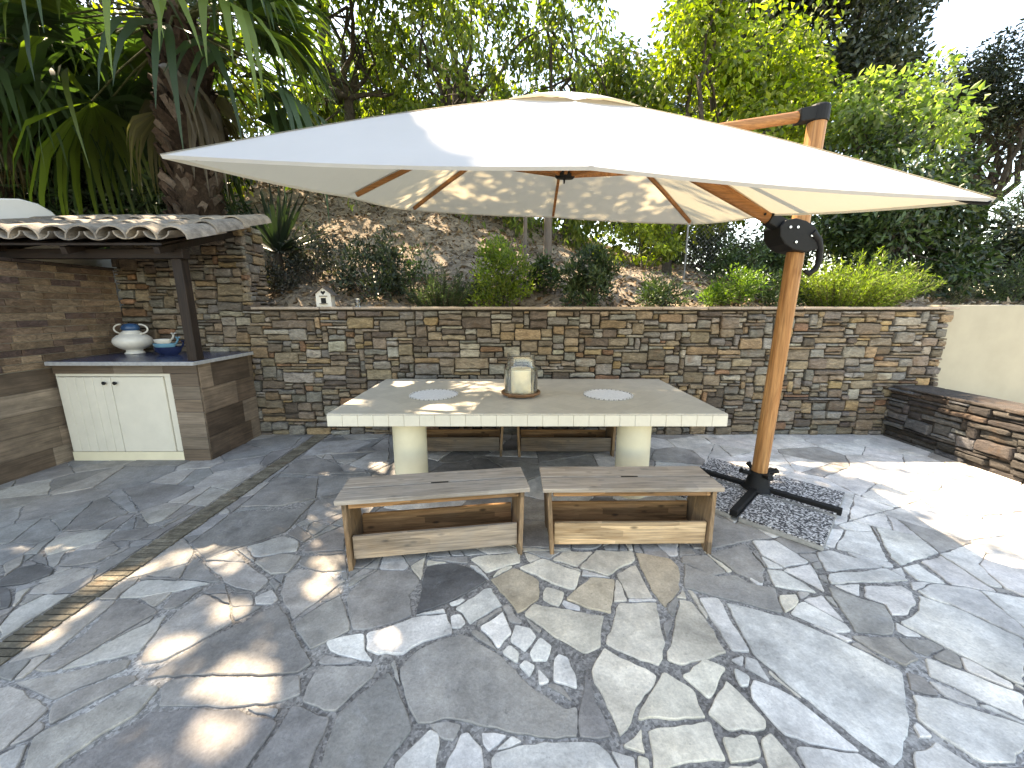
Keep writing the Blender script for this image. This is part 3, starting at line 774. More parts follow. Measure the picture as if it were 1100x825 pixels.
    for row in range(3):
        y0=3.44+row*.38; L=.50
        x=-5.0
        i=0
        while x<-2.99:
            for kind in (0,1):     # 0 = pan (concave), 1 = cover (convex)
                cx=x+kind*pitch/2+rnd.uniform(-.006,.006); w=.138 if kind else .128
                n=9; kk=rnd.uniform(.7,1.25); col=tuple(c*kk for c in rnd.choice([(.30,.245,.19),(.25,.21,.17),(.35,.28,.21),(.22,.19,.16)]))
                vs=[]; yy=y0+rnd.uniform(-.012,.012); rz=rnd.uniform(-.006,.006)
                for th in (0,.014):
                    for s in (0,1):
                        ww=w*(1-.12*s) if kind else w*(.88+.12*s)
                        for q in range(n):
                            a=math.pi*q/(n-1); 
                            if kind: px,pz=(ww-th)*-math.cos(a),(ww-th)*.80*math.sin(a)+.018
                            else: px,pz=(ww-th)*-math.cos(a),.080-(ww-th)*.62*math.sin(a)
                            Y=yy+s*L; base=2.083+(Y-3.5)*sl+.012+.012*(1-s)+rz
                            vs.append((cx+px,Y,base+pz))
                fs=[]
                I=lambda th,s,q:(th*2+s)*n+q
                for q in range(n-1):
                    fs+=[(I(0,0,q),I(0,0,q+1),I(0,1,q+1),I(0,1,q)),(I(1,0,q),I(1,1,q),I(1,1,q+1),I(1,0,q+1)),(I(0,0,q),I(1,0,q),I(1,0,q+1),I(0,0,q+1)),(I(0,1,q),I(0,1,q+1),I(1,1,q+1),I(1,1,q))]
                for s,q in ((0,0),(0,n-1)): fs.append((I(0,0,q),I(0,1,q),I(1,1,q),I(1,0,q)))
                r.add(vs,fs,col)
            x+=pitch; i+=1
    kp(r.build('tile_roof',M['rooftile'],smooth=True))
    # mortar ridge along the back
    m=MB(); m.box((-4.0,4.60,2.41),(2.0,.10,.08)); kp(m.build('ridge_mortar',M['concrete'],bevel=.02))
    # vase
    vx,vy,vz=-4.18,4.27,1.0325
    v=thing('vase','white round bellied vase with a blue neck and two looped handles on the counter','vase',(vx,vy,vz))
    p=MB(); p.lathe([(.078,0),(.086,.004),(.086,.012),(.07,.03),(.072,.044),(.12,.07),(.158,.105),(.168,.14),(.16,.172),(.125,.205),(.095,.22),(.09,.226),(.075,.226),(.075,.2)],n=40); p.build('body',M['ceramic'],v,smooth=True)
    p=MB(); p.lathe([(.088,.222),(.084,.238),(.066,.252),(.064,.262)],n=32); p.build('collar',M['ceramic'],v,smooth=True)
    p=MB(); p.lathe([(.066,.256),(.078,.27),(.08,.29),(.066,.316),(.05,.33),(.0,.334)],n=32); p.build('lid',M['blueglaze'],v,smooth=True)
    for s in (-1,1):
        h=MB(); pts=[(s*(.10+.085*math.sin(a)),0,.222+.10*(1-math.cos(a))/2) for a in [i*math.pi/9 for i in range(10)]]
        pts=[(s*x*1.0 if False else x,y,z) for x,y,z in pts]; h.tube(pts,.008,8); h.build('handle',M['ceramic'],v,smooth=True)
    # whale dishes, nested
    def whale(lab,mat,z,scale,dx,hgt):
        w=thing('whale_dish',lab,'dish',(-3.74+dx,4.2,z),rad(4),'nested whale shaped dishes on the counter')
        mb=MB(); n=26; prof=[]
        for q in range(n):
            a=2*math.pi*q/n; x=math.cos(a); y=math.sin(a)
            tp=1.0 if x<.2 else 1-(x-.2)*.75
            prof.append((x*.125*scale,y*.085*scale*tp))
        rings=[(.62,0),(.9,hgt*.4),(1.0,hgt),(.92,hgt),(.8,hgt*.45)]
        vs=[(x*r,y*r,zz) for r,zz in rings for x,y in prof]; fs=[tuple(range(n))[::-1],tuple(4*n+q for q in range(n))]
        for i in range(4):
            for q in range(n): fs.append((i*n+q,i*n+(q+1)%n,(i+1)*n+(q+1)%n,(i+1)*n+q))
        mb.add(vs,fs); mb.build('bowl',mat,w,smooth=True)
        tl=MB(); tx=.118*scale
        tl.tube([(tx-.02,0,hgt*.7),(tx+.015,0,hgt+.005),(tx+.03,0,hgt+.035),(tx+.028,0,hgt+.06)],[.022,.016,.012,.014],8,flat=.5)
        for s in (-1,1): tl.tube([(tx+.028,0,hgt+.05),(tx+.034,s*.022,hgt+.066),(tx+.04,s*.036,hgt+.062)],[.012,.013,.004],6,flat=.5)
        tl.build('tail',mat,w,smooth=True)
    whale('large navy blue whale shaped dish at the bottom of the nest on the counter',M['navy'],1.0325,1.12,.0,.085)
    whale('light blue whale shaped dish between the navy and the white ones',M['teal'],1.10,.92,-.03,.055)
    whale('small white whale shaped dish on top of the nest',M['ceramic'],1.148,.72,-.045,.05)
kitchen()

# ------------------------------------------------------------------ table and what stands on it
def table():
    X0,X1,Y0,Y1=-1.39,1.62,2.79,4.20
    t=thing('dining_table','long cream tiled stone table on two round pillars in the middle of the terrace','table',((X0+X1)/2,(Y0+Y1)/2,0)); inv=Matrix.Translation((-(X0+X1)/2,-(Y0+Y1)/2,0))
    def put(o): o.parent=t; o.matrix_parent_inverse=inv; return o
    m=MB(); m.box(((X0+X1)/2,(Y0+Y1)/2,.707),(X1-X0-.02,Y1-Y0-.02,.094)); put(m.build('slab',M['pillar']))
    m=MB(); m.box(((X0+X1)/2,(Y0+Y1)/2,.7545),(X1-X0,Y1-Y0,.011)); put(m.build('tile_top',M['tabletop'],bevel=.004,seg=2))
    m=MB(); 
    for i in range(26):
        w=(X1-X0)/26; m.box((X0+w*(i+.5),Y0+.004,.7045),(w-.0014,.012,.086),None,(1,1,1))
        m.box((X0+w*(i+.5),Y1-.004,.7045),(w-.0014,.012,.086))
    for i in range(12):
        w=(Y1-Y0-.02)/12
        for xx in (X0+.004,X1-.004): m.box((xx,Y0+.01+w*(i+.5),.7045),(.012,w-.0014,.086))
    me=m_tint('edge_tile_glaze',6,.95,1.05,.35,.1,.002,20,.45,(.60,.565,.48),40,.03)
    put(m.build('edge_tiles',me,bevel=.002))
    for x in (-.84,1.0):
        m=MB(); m.lathe([(.135,0),(.135,.66)],(x,3.03,0),48); put(m.build('pillar',M['pillar'],smooth=True))
    Z=.7605
    for (px,py,lab) in ((466,424.5,'round white placemat with a beaded rim left of the candle'),(653,424.5,'round white placemat with a beaded rim right of the candle')):
        p=gz(px,py,Z); o=thing('placemat',lab,'placemat',p,0,'beaded placemats on the table')
        m=MB(); m.lathe([(.0,0),(.205,0),(.208,.003),(.205,.006),(.15,.007),(.0,.007)],n=48); m.build('disc',M['mat_white'],o,smooth=True)
        b=MB()
        for i in range(64):
            a=2*math.pi*i/64; c=(math.cos(a)*.214,math.sin(a)*.214,.007)
            k=1 if i%2 else .5
            b.lathe([(.0,-.007),(.006,-.004),(.0072,0),(.006,.004),(.0,.007)],c,6,(k,k,k))
        b.build('bead_rim',m_tint('bead',30,.9,1.1,.4,.05,.001,30,.4,(.5,.5,.5)),o,smooth=True)
    p=gz(559.5,424.5,Z)
    tr=thing('wooden_tray','round brown wooden stand under the candle glass','tray',p)
    m=MB(); m.lathe([(.0,.012),(.155,.012),(.172,.018),(.178,.03),(.172,.042),(.16,.043),(.15,.036),(.0,.034)],n=40); m.build('plate',M['traywood'],tr,smooth=True)
    for a in (40,140,220,320):
        f=MB(); f.lathe([(.02,0),(.024,.004),(.022,.015)],(.125*math.cos(rad(a)),.125*math.sin(rad(a)),0),12); f.build('foot',M['traywood'],tr,smooth=True)
    q=p+Vector((0,0,.0345))
    c=MB(); c.lathe([(.0,0),(.088,0),(.09,.004),(.09,.198),(.085,.204),(.06,.2),(.0,.197)],n=40); o=c.build('candle',M['wax'],smooth=True); o.location=q+Vector((0,0,.007)); tag(o,'thick cream pillar candle standing inside the glass','candle')
    w=MB(); w.tube([(0,0,.196),(.002,0,.207),(.001,.002,.214)],.002,6); w.build('wick',M['black'],o)
    g=MB(); g.lathe([(.0,0),(.148,0),(.150,.004),(.150,.20),(.148,.215),(.132,.228),(.124,.24),(.122,.345),(.1185,.345),(.1205,.24),(.129,.224),(.1445,.212),(.1465,.2),(.1465,.006),(.0,.006)],n=56)
    o=g.build('candle_glass',M['glass'],smooth=True); o.location=q; tag(o,'clear stepped hurricane glass around the cream candle','lantern')
table()

# ------------------------------------------------------------------ benches
def wood_set(tag_,d,l,g,w): return m_wood('bench_wood_'+tag_,d,l,g,w,1.0,0,.75,True)
def bench(name,lab,cx,cy,rot,W,D,mats):
    top_m,in_m,front_m=mats
    b=thing(name,lab,'bench',(cx,cy,0),rot,'wooden trough benches around the table')
    H=.45; hw=W/2; hd=D/2
    m=MB(); m.box((0,-hd/2-.004,H-.014),(W,hd-.008,.028)); m.box((0,hd/2+.004,H-.014),(W-.006,hd-.008,.028)); m.box((0,0,H-.0185),(W-.01,.03,.018),None,(.3,.3,.3))
    m.build('seat',top_m,b,bevel=.003)
    e=hw-.065
    for s in (-1,1):
        p=MB(); yb=hd-.03
        p.prism([(s*(e-.012),-hd-.018,0),(s*(e-.012),-hd+.04,0),(s*(e-.012),-.05,.06),(s*(e-.012),.05,.06),(s*(e-.012),hd-.04,0),(s*(e-.012),hd+.018,0),(s*(e+.010),yb+.0,H-.03),(s*(e+.010),-yb,H-.03)],(s*.026,0,0))
        o=p.build('end_panel',M['bench_end'],b,bevel=.0025)
    for s,nm in ((-1,'front_board'),(1,'back_board')):
        p=MB(); p.box((0,s*(hd-.034),.128),(2*e-.026,.022,.150)); p.build(nm,front_m if s<0 else in_m,b,bevel=.0025)
        q=MB(); q.box((0,s*(hd-.042),H-.050),(2*e-.006,.022,.036)); q.build('rail',in_m,b,bevel=.002)
    q=MB(); q.box((0,0,.068),(2*e-.028,D-.10,.018)); q.build('trough_floor',in_m,b,bevel=.002)
    s=MB(); s.box((.02,0,H+.0012),(.11,.011,.002)); s.build('hand_slot',M['black'],b)
    return b
M['bench_end']=m_wood('bench_end_wood',(.19,.11,.055),(.36,.22,.115),(.18,.15,.12),.25,1,2,.75,True)
topg=wood_set('top_grey',(.22,.17,.125),(.42,.34,.265),(.33,.295,.26),.5)
topb=wood_set('top_brown',(.25,.185,.13),(.46,.365,.275),(.34,.30,.26),.42)
inw=wood_set('inner',(.23,.11,.045),(.42,.225,.10),(.25,.2,.15),.12)
f1=wood_set('front_weathered',(.30,.20,.125),(.54,.39,.26),(.30,.26,.22),.38)
f2=wood_set('front_orange',(.44,.265,.135),(.78,.54,.32),(.4,.32,.24),.16)
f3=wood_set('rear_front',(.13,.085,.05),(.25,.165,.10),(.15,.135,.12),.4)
bench('trough_bench','grey topped wooden bench at the front left, turned slightly to the table',-.48,2.285,rad(8.6),1.15,.325,(topg,inw,f1))
bench('trough_bench','wooden bench with an orange pine front board at the front right of the table',.752,2.372,rad(.6),1.125,.335,(topb,inw,f2))
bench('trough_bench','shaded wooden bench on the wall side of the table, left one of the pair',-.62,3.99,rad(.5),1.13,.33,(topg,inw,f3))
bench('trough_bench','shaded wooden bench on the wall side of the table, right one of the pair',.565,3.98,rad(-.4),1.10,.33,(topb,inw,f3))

# ------------------------------------------------------------------ umbrella
def umbrella():
    s=.52
    def rp(px,py,dz): r=ray(px,py); k=dz/r.z; return Vector((r.x*k,r.y*k,CH+dz))
    FL=rp(172,166,s); FR=rp(1070,213,s*.7524); BL=rp(440,225,s*1.919); BR=rp(745,240,s*1.671)
    Cc=(FL+FR+BL+BR)/4; nrm=((FR-FL).cross(BL-FL)).normalized()
    if nrm.z<0: nrm=-nrm
    base=Vector((2.05,3.0,0))
    u=thing('cantilever_umbrella','large off white cantilever umbrella with a wood look pole over the table','umbrella',base); inv=Matrix.Translation(-base)
    def put(o,par=None): o.parent=par or u; o.matrix_parent_inverse=inv if par is None else Matrix.Identity(4); return o
    A=Cc+nrm*.665
    fo=(FL-BL).normalized()
    ring=[FL,(FL+FR)/2+nrm*.032+fo*.01,FR,(FR+BR)/2+nrm*.02,BR,(BR+BL)/2,BL,(BL+FL)/2]
    def surf(k,uu,w):
        a,b=ring[k],ring[(k+1)%8]; e=a+(b-a)*w
        p=A+(e-A)*uu
        corner=(1-w) if k%2==0 else w
        lift=.026*math.sin(math.pi*uu)*(1-.25*math.sin(math.pi*w))
        sag=-.012*math.sin(math.pi*w)*uu**1.5
        hem=(Cc-e).normalized()*(.012*math.sin(math.pi*w)*max(0,uu-.5)*2)
        return p+nrm*(lift+sag)+hem
    m=MB(); nu,nw=18,8
    for k in range(8):
        vs=[];fs=[]
        for i in range(nu+1):
            uu=.12+.88*i/nu
            for j in range(nw+1): vs.append(surf(k,uu,j/nw))
        for i in range(nu):
            for j in range(nw): q=i*(nw+1)+j; fs.append((q,q+1,q+nw+2,q+nw+1))
        m.add(vs,fs)
    can=put(m.build('canopy',M['fabric'],smooth=True,merge=True))
    for k in range(8):
        sm=MB()
        for i in range(nu):
            a0,b0=.12+.88*i/nu,.12+.88*(i+1)/nu; p=surf(k,a0,0)+nrm*.0016; q=surf(k,b0,0)+nrm*.0016; d=(q-p).cross(nrm).normalized()*.009
            sm.add([p-d,p+d,q+d,q-d],[(0,1,2,3)])
        o=sm.build('seam',M['fabric'],merge=True); o.parent=can; o.matrix_parent_inverse=Matrix.Identity(4)
    # hem strip
    h=MB()
    for k in range(8):
        vs=[];fs=[]
        for j in range(nw+1):
            p=surf(k,1,j/nw); q=p-nrm*.012+(Cc-p).normalized()*.004; vs+=[p,q]
        for j in range(nw): fs.append((2*j,2*j+2,2*j+3,2*j+1))
        h.add(vs,fs)
    o=h.build('hem',M['fabric'],smooth=True,merge=True); put(o,can); o.matrix_parent_inverse=Matrix.Identity(4)
    # vent
    v=MB(); A2=Cc+nrm*.678; VR=.25
    for k in range(8):
        vs=[];fs=[]
        for i in range(9):
            uu=i/8
            for j in range(11):
                w=j/10; a,b=ring[k],ring[(k+1)%8]; e=a+(b-a)*w; d=(e-A)*VR
                p=A2+(d-nrm*(d.dot(nrm)+.085) )*uu+nrm*(.02*math.sin(math.pi*uu)) if False else A2+d*uu+nrm*(.012*math.sin(math.pi*uu)+.012*uu)
                p=p+nrm*(.026*math.sin(math.pi*w)*uu**2)
                vs.append(p)
        for i in range(8):
            for j in range(10): q=i*11+j; fs.append((q,q+1,q+12,q+11))
        v.add(vs,fs)
    o=v.build('vent',M['fabric'],smooth=True,merge=True); o.parent=can; o.matrix_parent_inverse=Matrix.Identity(4)
    # ribs, struts, hubs
    ax=(ring[0]-A)
    hubU=Cc+nrm*.615; hubL=Cc+nrm*.195
    for k in range(8):
        r=MB(); pts=[surf(k,q,0)-nrm*.024 for q in (.06,.25,.45,.65,.85,.955)]
        for a,b in zip(pts[:-1],pts[1:]): r.bar(a,b+(b-a).normalized()*.004,.024,.030,up=nrm)
        put(r.build('rib',M['armwood'],bevel=.002))
        st=MB(); e=surf(k,.47,0)-nrm*.036; d=(e-hubL); 
        st.bar(hubL+d.normalized()*.035,e,.022,.034,up=nrm); put(st.build('strut',M['armwood'],bevel=.002))
    for k in (2,):
        c=MB(); e=surf(k,1,0); i=surf(k,.95,0); c.tube([i-nrm*.03,(e+i)/2-nrm*.026,e-nrm*.018-(e-i).normalized()*.01],[.018,.02,.012],8,flat=.7); put(c.build('rib_end_cap',M['black'],smooth=True))
    def along(p,q,r,n=18):
        z=(q-p).normalized(); mt=z.to_track_quat('Z','Y').to_matrix(); 
        mb=MB(); mb.lathe(r,n=n); mb.v=[tuple(p+mt@Vector(x)) for x in mb.v]; return mb
    put(along(hubL-nrm*.02,hubL+nrm,[(.0,0),(.058,0),(.068,.01),(.068,.028),(.048,.038),(.048,.12),(.0,.12)]).build('hub',M['black'],smooth=True))
    put(along(hubL+nrm*.06,hubU+nrm,[(.0,0),(.018,0),(.018,.33),(.05,.34),(.05,.38),(.0,.385)]).build('centre_rod',M['black'],smooth=True))
    o=MB(); o.tube([hubL-nrm*.015,hubL-nrm*.05],[.008,.005],8); put(o.build('hub_tip',M['black']))
    # pole
    P0=Vector((2.05,3.0,.10)); P1=Vector((2.128,3.0,2.87)); ax=(P1-P0).normalized()
    m=MB(); m.tube([P0,P0+(P1-P0)*.5,P1],.058,24,flat=1.0); put(m.build('pole',M['polewood'],smooth=True))
    # crank carriage
    Q=gy(858,254,2.93)
    def loopz(pts,y0,dep):  # pixel outline -> prism in XZ plane
        return [tuple(gy(px,py,y0)) for px,py in pts]
    out=[(838,243),(845,236),(856,234),(867,237),(876,243),(881,251),(882,262),(879,268),(866,271),(852,268),(843,262),(838,254)]
    m=MB(); m.prism(loopz(out,2.905,0),(0,.19,0)); hous=put(m.build('crank_housing',M['black'],bevel=.008,seg=2))
    m=MB(); arc=[(872,250),(879,258),(881,268),(880,280),(876,289),(869,294),(864,291)]; m.tube([gy(a,b,2.915) for a,b in arc],[.028,.026,.022,.020,.020,.020,.014],10); o=m.build('crank_handle',M['black'],smooth=True); o.parent=hous; o.matrix_parent_inverse=Matrix.Identity(4)
    for a,b in ((849,244),(857,244),(855,260),(872,253),(869,289)):
        p=gy(a,b,2.903); m=MB(); m.tube([p+Vector((0,.004,0)),p-Vector((0,.006,0))],.0085,10); o=m.build('bolt',M['steel']); o.parent=hous; o.matrix_parent_inverse=Matrix.Identity(4)
    # main arm from the carriage to the upper hub
    J=gy(838,242,2.97); H=hubU-nrm*.02
    d=(H-J).normalized()
    m=MB(); m.tube([J+d*.09,J+(H-J)*.5,H],.030,16,flat=1.3); put(m.build('main_arm',M['armwood'],smooth=True))
    m=MB(); m.bar(J-d*.05,J+d*.11,.075,.085); put(m.build('arm_bracket',M['black'],bevel=.008,seg=2))
    p=J+d*.16; m=MB(); m.tube([p+Vector((0,-.028,0)),p+Vector((0,-.036,0))],.009,10); put(m.build('arm_bolt',M['black']))
    K=J+(H-J)*.70+nrm*.02; T0=P1+Vector((-.02,0,-.015))
    dd=(K-T0).normalized(); m=MB(); m.tube([T0+dd*.10,K],.030,14,flat=1.2); put(m.build('upper_arm',M['armwood'],smooth=True))
    m=MB(); m.tube([P1-ax*.07,P1+ax*.025,P1+ax*.04],[.066,.066,.055],20); m.bar(P1-ax*.01,T0+dd*.14,.085,.085); put(m.build('pole_cap',M['black'],smooth=False,bevel=.006,seg=2))
    # cross foot
    c0=Vector((2.05,3.0,0)); a45=rad(-46); 
    ex=Vector((math.cos(a45),math.sin(a45),0)); ey=Vector((-math.sin(a45),math.cos(a45),0))
    m=MB()
    for dv,L in ((ex,.55),(-ex,.52),(ey,.50),(-ey,.60)):
        m.bar(c0+Vector((0,0,.062)),c0+dv*L+Vector((0,0,.062)),.052,.05)
    put(m.build('cross_foot',M['black'],bevel=.005,seg=2))
    m=MB(); m.tube([c0+Vector((0,0,.06)),c0+Vector((.001,0,.10)),c0+Vector((.004,0,.21))],[.12,.085,.072],20); put(m.build('pole_socket',M['black'],smooth=True))
    for q in (45,135,225,315):
        dv=Vector((math.cos(rad(q)+a45),math.sin(rad(q)+a45),0)); m=MB()
        m.tube([c0+dv*.06+Vector((0,0,.19)),c0+dv*.13+Vector((0,0,.205)),c0+dv*.15+Vector((0,0,.215))],[.016,.017,.024],8); put(m.build('wing_screw',M['black'],smooth=True))
    # four ballast slabs
    labs={(1,-1):'pebble concrete ballast slab nearest the camera under the umbrella foot',(1,1):'pebble concrete ballast slab at the right corner under the umbrella foot',(-1,1):'pebble concrete ballast slab nearest the stone wall under the umbrella foot',(-1,-1):'pebble concrete ballast slab beside the right bench under the umbrella foot'}
    for (i,j),lab in labs.items():
        c=c0+Vector((-.05,-.06,0))+ex*(i*.2725)+ey*(j*.2725)
        o=thing('ballast_slab',lab,'slab',(c.x,c.y,0),a45,'ballast slabs under the umbrella foot')
        m=MB(); m.box((0,0,.0275),(.49,.49,.033)); m.build('slab_body',M['concrete'],o,bevel=.003)
        m=MB(); m.box((0,0,.0495),(.486,.486,.0105)); m.build('pebble_face',M['terrazzo'],o,bevel=.003)
umbrella()

# ------------------------------------------------------------------ hillside
def kx(X): return float(np.interp(X,[-14,-4,-1.5,0,3,6,9,16],[.55,.60,.52,.42,.25,.12,.08,.06]))
def hz(X,Y):
    d=max(0,Y-4.85); k=kx(X); base=1.42
    z=base+k*min(d,6.5)+(k*.25)*max(0,d-6.5)
    z+=.05*math.sin(X*2.1+Y*1.3)+.035*math.sin(X*5.3-Y*4.1)+.03*math.sin(Y*7+X*1.1)
    return z
def hill():
    xs=np.linspace(-22,24,231); ys=np.concatenate([np.linspace(4.86,12,110),np.linspace(12.5,60,25)])
    V=[(x,y,hz(x,y)+random.uniform(-.012,.012)) for y in ys for x in xs]; nx=len(xs); F_=[]
    for j in range(len(ys)-1):
        for i in range(nx-1): q=j*nx+i; F_+= [q,q+1,q+nx+1,q+nx]
    o=fast_mesh('hillside',V,F_,4,np.ones((len(V),3)),M['soil'],smooth=True); struct(o,'dry brown soil slope rising behind the stone wall','hillside')
    # litter: dead leaves and clods
    n=15000; X=RNG.uniform(-7,8,n); Y=4.9+RNG.power(1.0,n)*6.0; V=[];Fc=[];Cc=[]
    for i in range(n):
        z=hz(X[i],Y[i])+.012; L=RNG.uniform(.02,.07); a=RNG.uniform(0,6.28); t=RNG.normal(0,.5,2)
        d=np.array([math.cos(a),math.sin(a),t[0]])*L; s=np.array([-math.sin(a),math.cos(a),t[1]])*L*.4; p=np.array([X[i],Y[i],z])
        b=len(V); V+=[p-d,p+s+[0,0,.006],p+d,p-s+[0,0,.006]]; Fc+=[b,b+1,b+2,b+3]; c=np.array([[.22,.15,.09],[.30,.23,.15],[.14,.09,.05],[.38,.30,.21],[.10,.075,.05]][RNG.integers(5)])*RNG.uniform(.7,1.3); Cc+=[c]*4
    o=fast_mesh('leaf_litter',V,Fc,4,np.array(Cc),M['litter']); tag(o,'dead brown leaves and twigs scattered over the soil slope','leaf litter',None,'stuff')
    r=MB(); rnd=random.Random(31)
    for i in range(260):
        x=rnd.uniform(-6,7); y=rnd.uniform(4.95,9.5); z=hz(x,y); s=rnd.uniform(.02,.075); k=rnd.uniform(.6,1.4)
        pr=[(0,-s*.5),(s*.8,-s*.25),(s,.0),(s*.7,s*.4),(0,s*.55)]
        b=len(r.v); r.lathe(pr,(x,y,z),6,(.20*k,.165*k,.13*k))
        for q in range(b,len(r.v)): r.v[q]=tuple(Vector(r.v[q])+Vector((rnd.uniform(-1,1),rnd.uniform(-1,1),rnd.uniform(-1,1)))*s*.22)
    o=r.build('loose_stones',M['wallstone']); tag(o,'loose small stones and clods lying on the soil slope','stones',None,'stuff')
hill()
def twigs():
    rnd=random.Random(8); m=MB()
    for i in range(420):
        x=rnd.uniform(-6,7); y=rnd.uniform(4.95,9.0); a=rnd.uniform(0,6.28); L=rnd.uniform(.08,.45); k=rnd.uniform(.5,1.6)
        pts=[]
        for q in (-.5,0,.5):
            px,py=x+math.cos(a)*L*q,y+math.sin(a)*L*q+ (0.03*L if q==0 else 0); pts.append((px,max(4.9,py),hz(px,max(4.9,py))+.018+rnd.uniform(0,.02)))
        m.tube(pts,[.005,.004,.002],5,(.16*k,.12*k,.085*k))
    o=m.build('fallen_twigs',M['bark']); tag(o,'thin dry twigs fallen on the soil slope','twigs',None,'stuff')
twigs()

# ------------------------------------------------------------------ plants
GAPS=[]   # (point, radius): places where the sun finds a gap in the crowns
for px,py,r in ((192,600,.11),(160,610,.12),(112,626,.13),(248,600,.15),(347,514,.12),(340,546,.12),(352,606,.13),(343,634,.10),(82,660,.10),(38,690,.12),(250,657,.10),
    (182,712,.14),(266,710,.10),(240,742,.14),(277,737,.12),(240,782,.14),(410,547,.13),(462,506,.10),(414,690,.07)):
    GAPS.append((gz(px,py),r*.74))
for px,py,r in ((380,412,.07),(400,413,.06),(432,409,.07),(375,433,.05),(392,434,.05),(472,437,.08),(452,444,.04)): GAPS.append((gz(px,py,.76),r))
for x,y,z,r in ((.0,1.9,2.3,.36),(.55,1.9,2.32,.45),(1.1,2.0,2.3,.4),(.45,2.4,2.65,.34),(-.15,2.3,2.5,.22)): GAPS.append((Vector((x,y,z)),r))
_r=random.Random(77)
for _ in range(7): GAPS.append((Vector((_r.uniform(2.3,4.5),_r.uniform(1.9,3.6),0)),_r.uniform(.16,.34)))
for _ in range(140):
    x,y=_r.uniform(-3.2,4.0),_r.uniform(4.95,8.4); GAPS.append((Vector((x,y,hz(x,y))),_r.uniform(.10,.24)))
for _ in range(30):
    GAPS.append((Vector((_r.uniform(-4.6,-3),_r.uniform(3.5,4.4),2.3)),_r.uniform(.03,.07)))
def keep_mask(Pw,extra=0.0):
    k=np.ones(len(Pw),bool); d=np.array(tuple(SUN))
    for g,r in GAPS:
        v=Pw-np.array(tuple(g)); t=v@d; q=v-np.outer(t,d); k&=~((t>.35)&((q*q).sum(1)<(r+extra)**2))
    return k
def nrmz(a): return a/np.maximum(np.linalg.norm(a,axis=1,keepdims=True),1e-9)
def leaves(name,P,D,L,W,C,mat,parent,fold=.25,curl=.15):
    """rhombic folded leaves: P base, D direction, L length, W width, C colour"""
    off=np.array(tuple(parent.location)); L=np.asarray(L).reshape(-1,1)*np.ones((len(P),1)); W=np.asarray(W).reshape(-1,1)*np.ones((len(P),1))
    k=keep_mask(P+D*L*.5+off,.012); P,D,L,W,C=P[k],D[k],L[k],W[k],C[k]
    n=len(P); R=nrmz(RNG.normal(0,1,(n,3))); Sd=nrmz(np.cross(D,R)); N=np.cross(Sd,D)
    mid=P+D*L*.42+N*W*fold*.0
    a=mid+Sd*W*.5+N*W*fold; b=mid-Sd*W*.5+N*W*fold; tip=P+D*L-N*L*curl
    V=np.stack([P,a,tip,b],1).reshape(-1,3)
    i=np.arange(n)*4; Fc=np.stack([i,i+1,i+2,i,i+2,i+3],1).ravel()
    return fast_mesh(name,V,Fc,3,np.repeat(C,4,axis=0),mat,parent)
def clump_pts(centers,rad_,per):
    c=np.repeat(centers,per,axis=0); r=np.repeat(np.asarray(rad_).reshape(-1,1)*np.ones((len(centers),1)),per,axis=0)
    d=nrmz(RNG.normal(0,1,c.shape)); rr=RNG.random((len(c),1))**.55
    return c+d*rr*r, d
def palette(n,cols,clump_of=None,var=.25):
    cols=np.array(cols); k=RNG.integers(0,len(cols),n); c=cols[k]*RNG.uniform(1-var,1+var,(n,1))
    return c
def grow(mb,a,b,r0,r1,rnd,segs=5,wob=.12,col=(.1,.085,.07)):
    a=Vector(a); b=Vector(b); L=(b-a).length; pts=[]
    for i in range(segs+1):
        t=i/segs; w=math.sin(math.pi*t)*L*wob
        pts.append(a+(b-a)*t+Vector((rnd.uniform(-1,1),rnd.uniform(-1,1),rnd.uniform(-.4,.6)))*w*.5)
    mb.tube(pts,[r0+(r1-r0)*i/segs for i in range(segs+1)],7,col)
    return pts
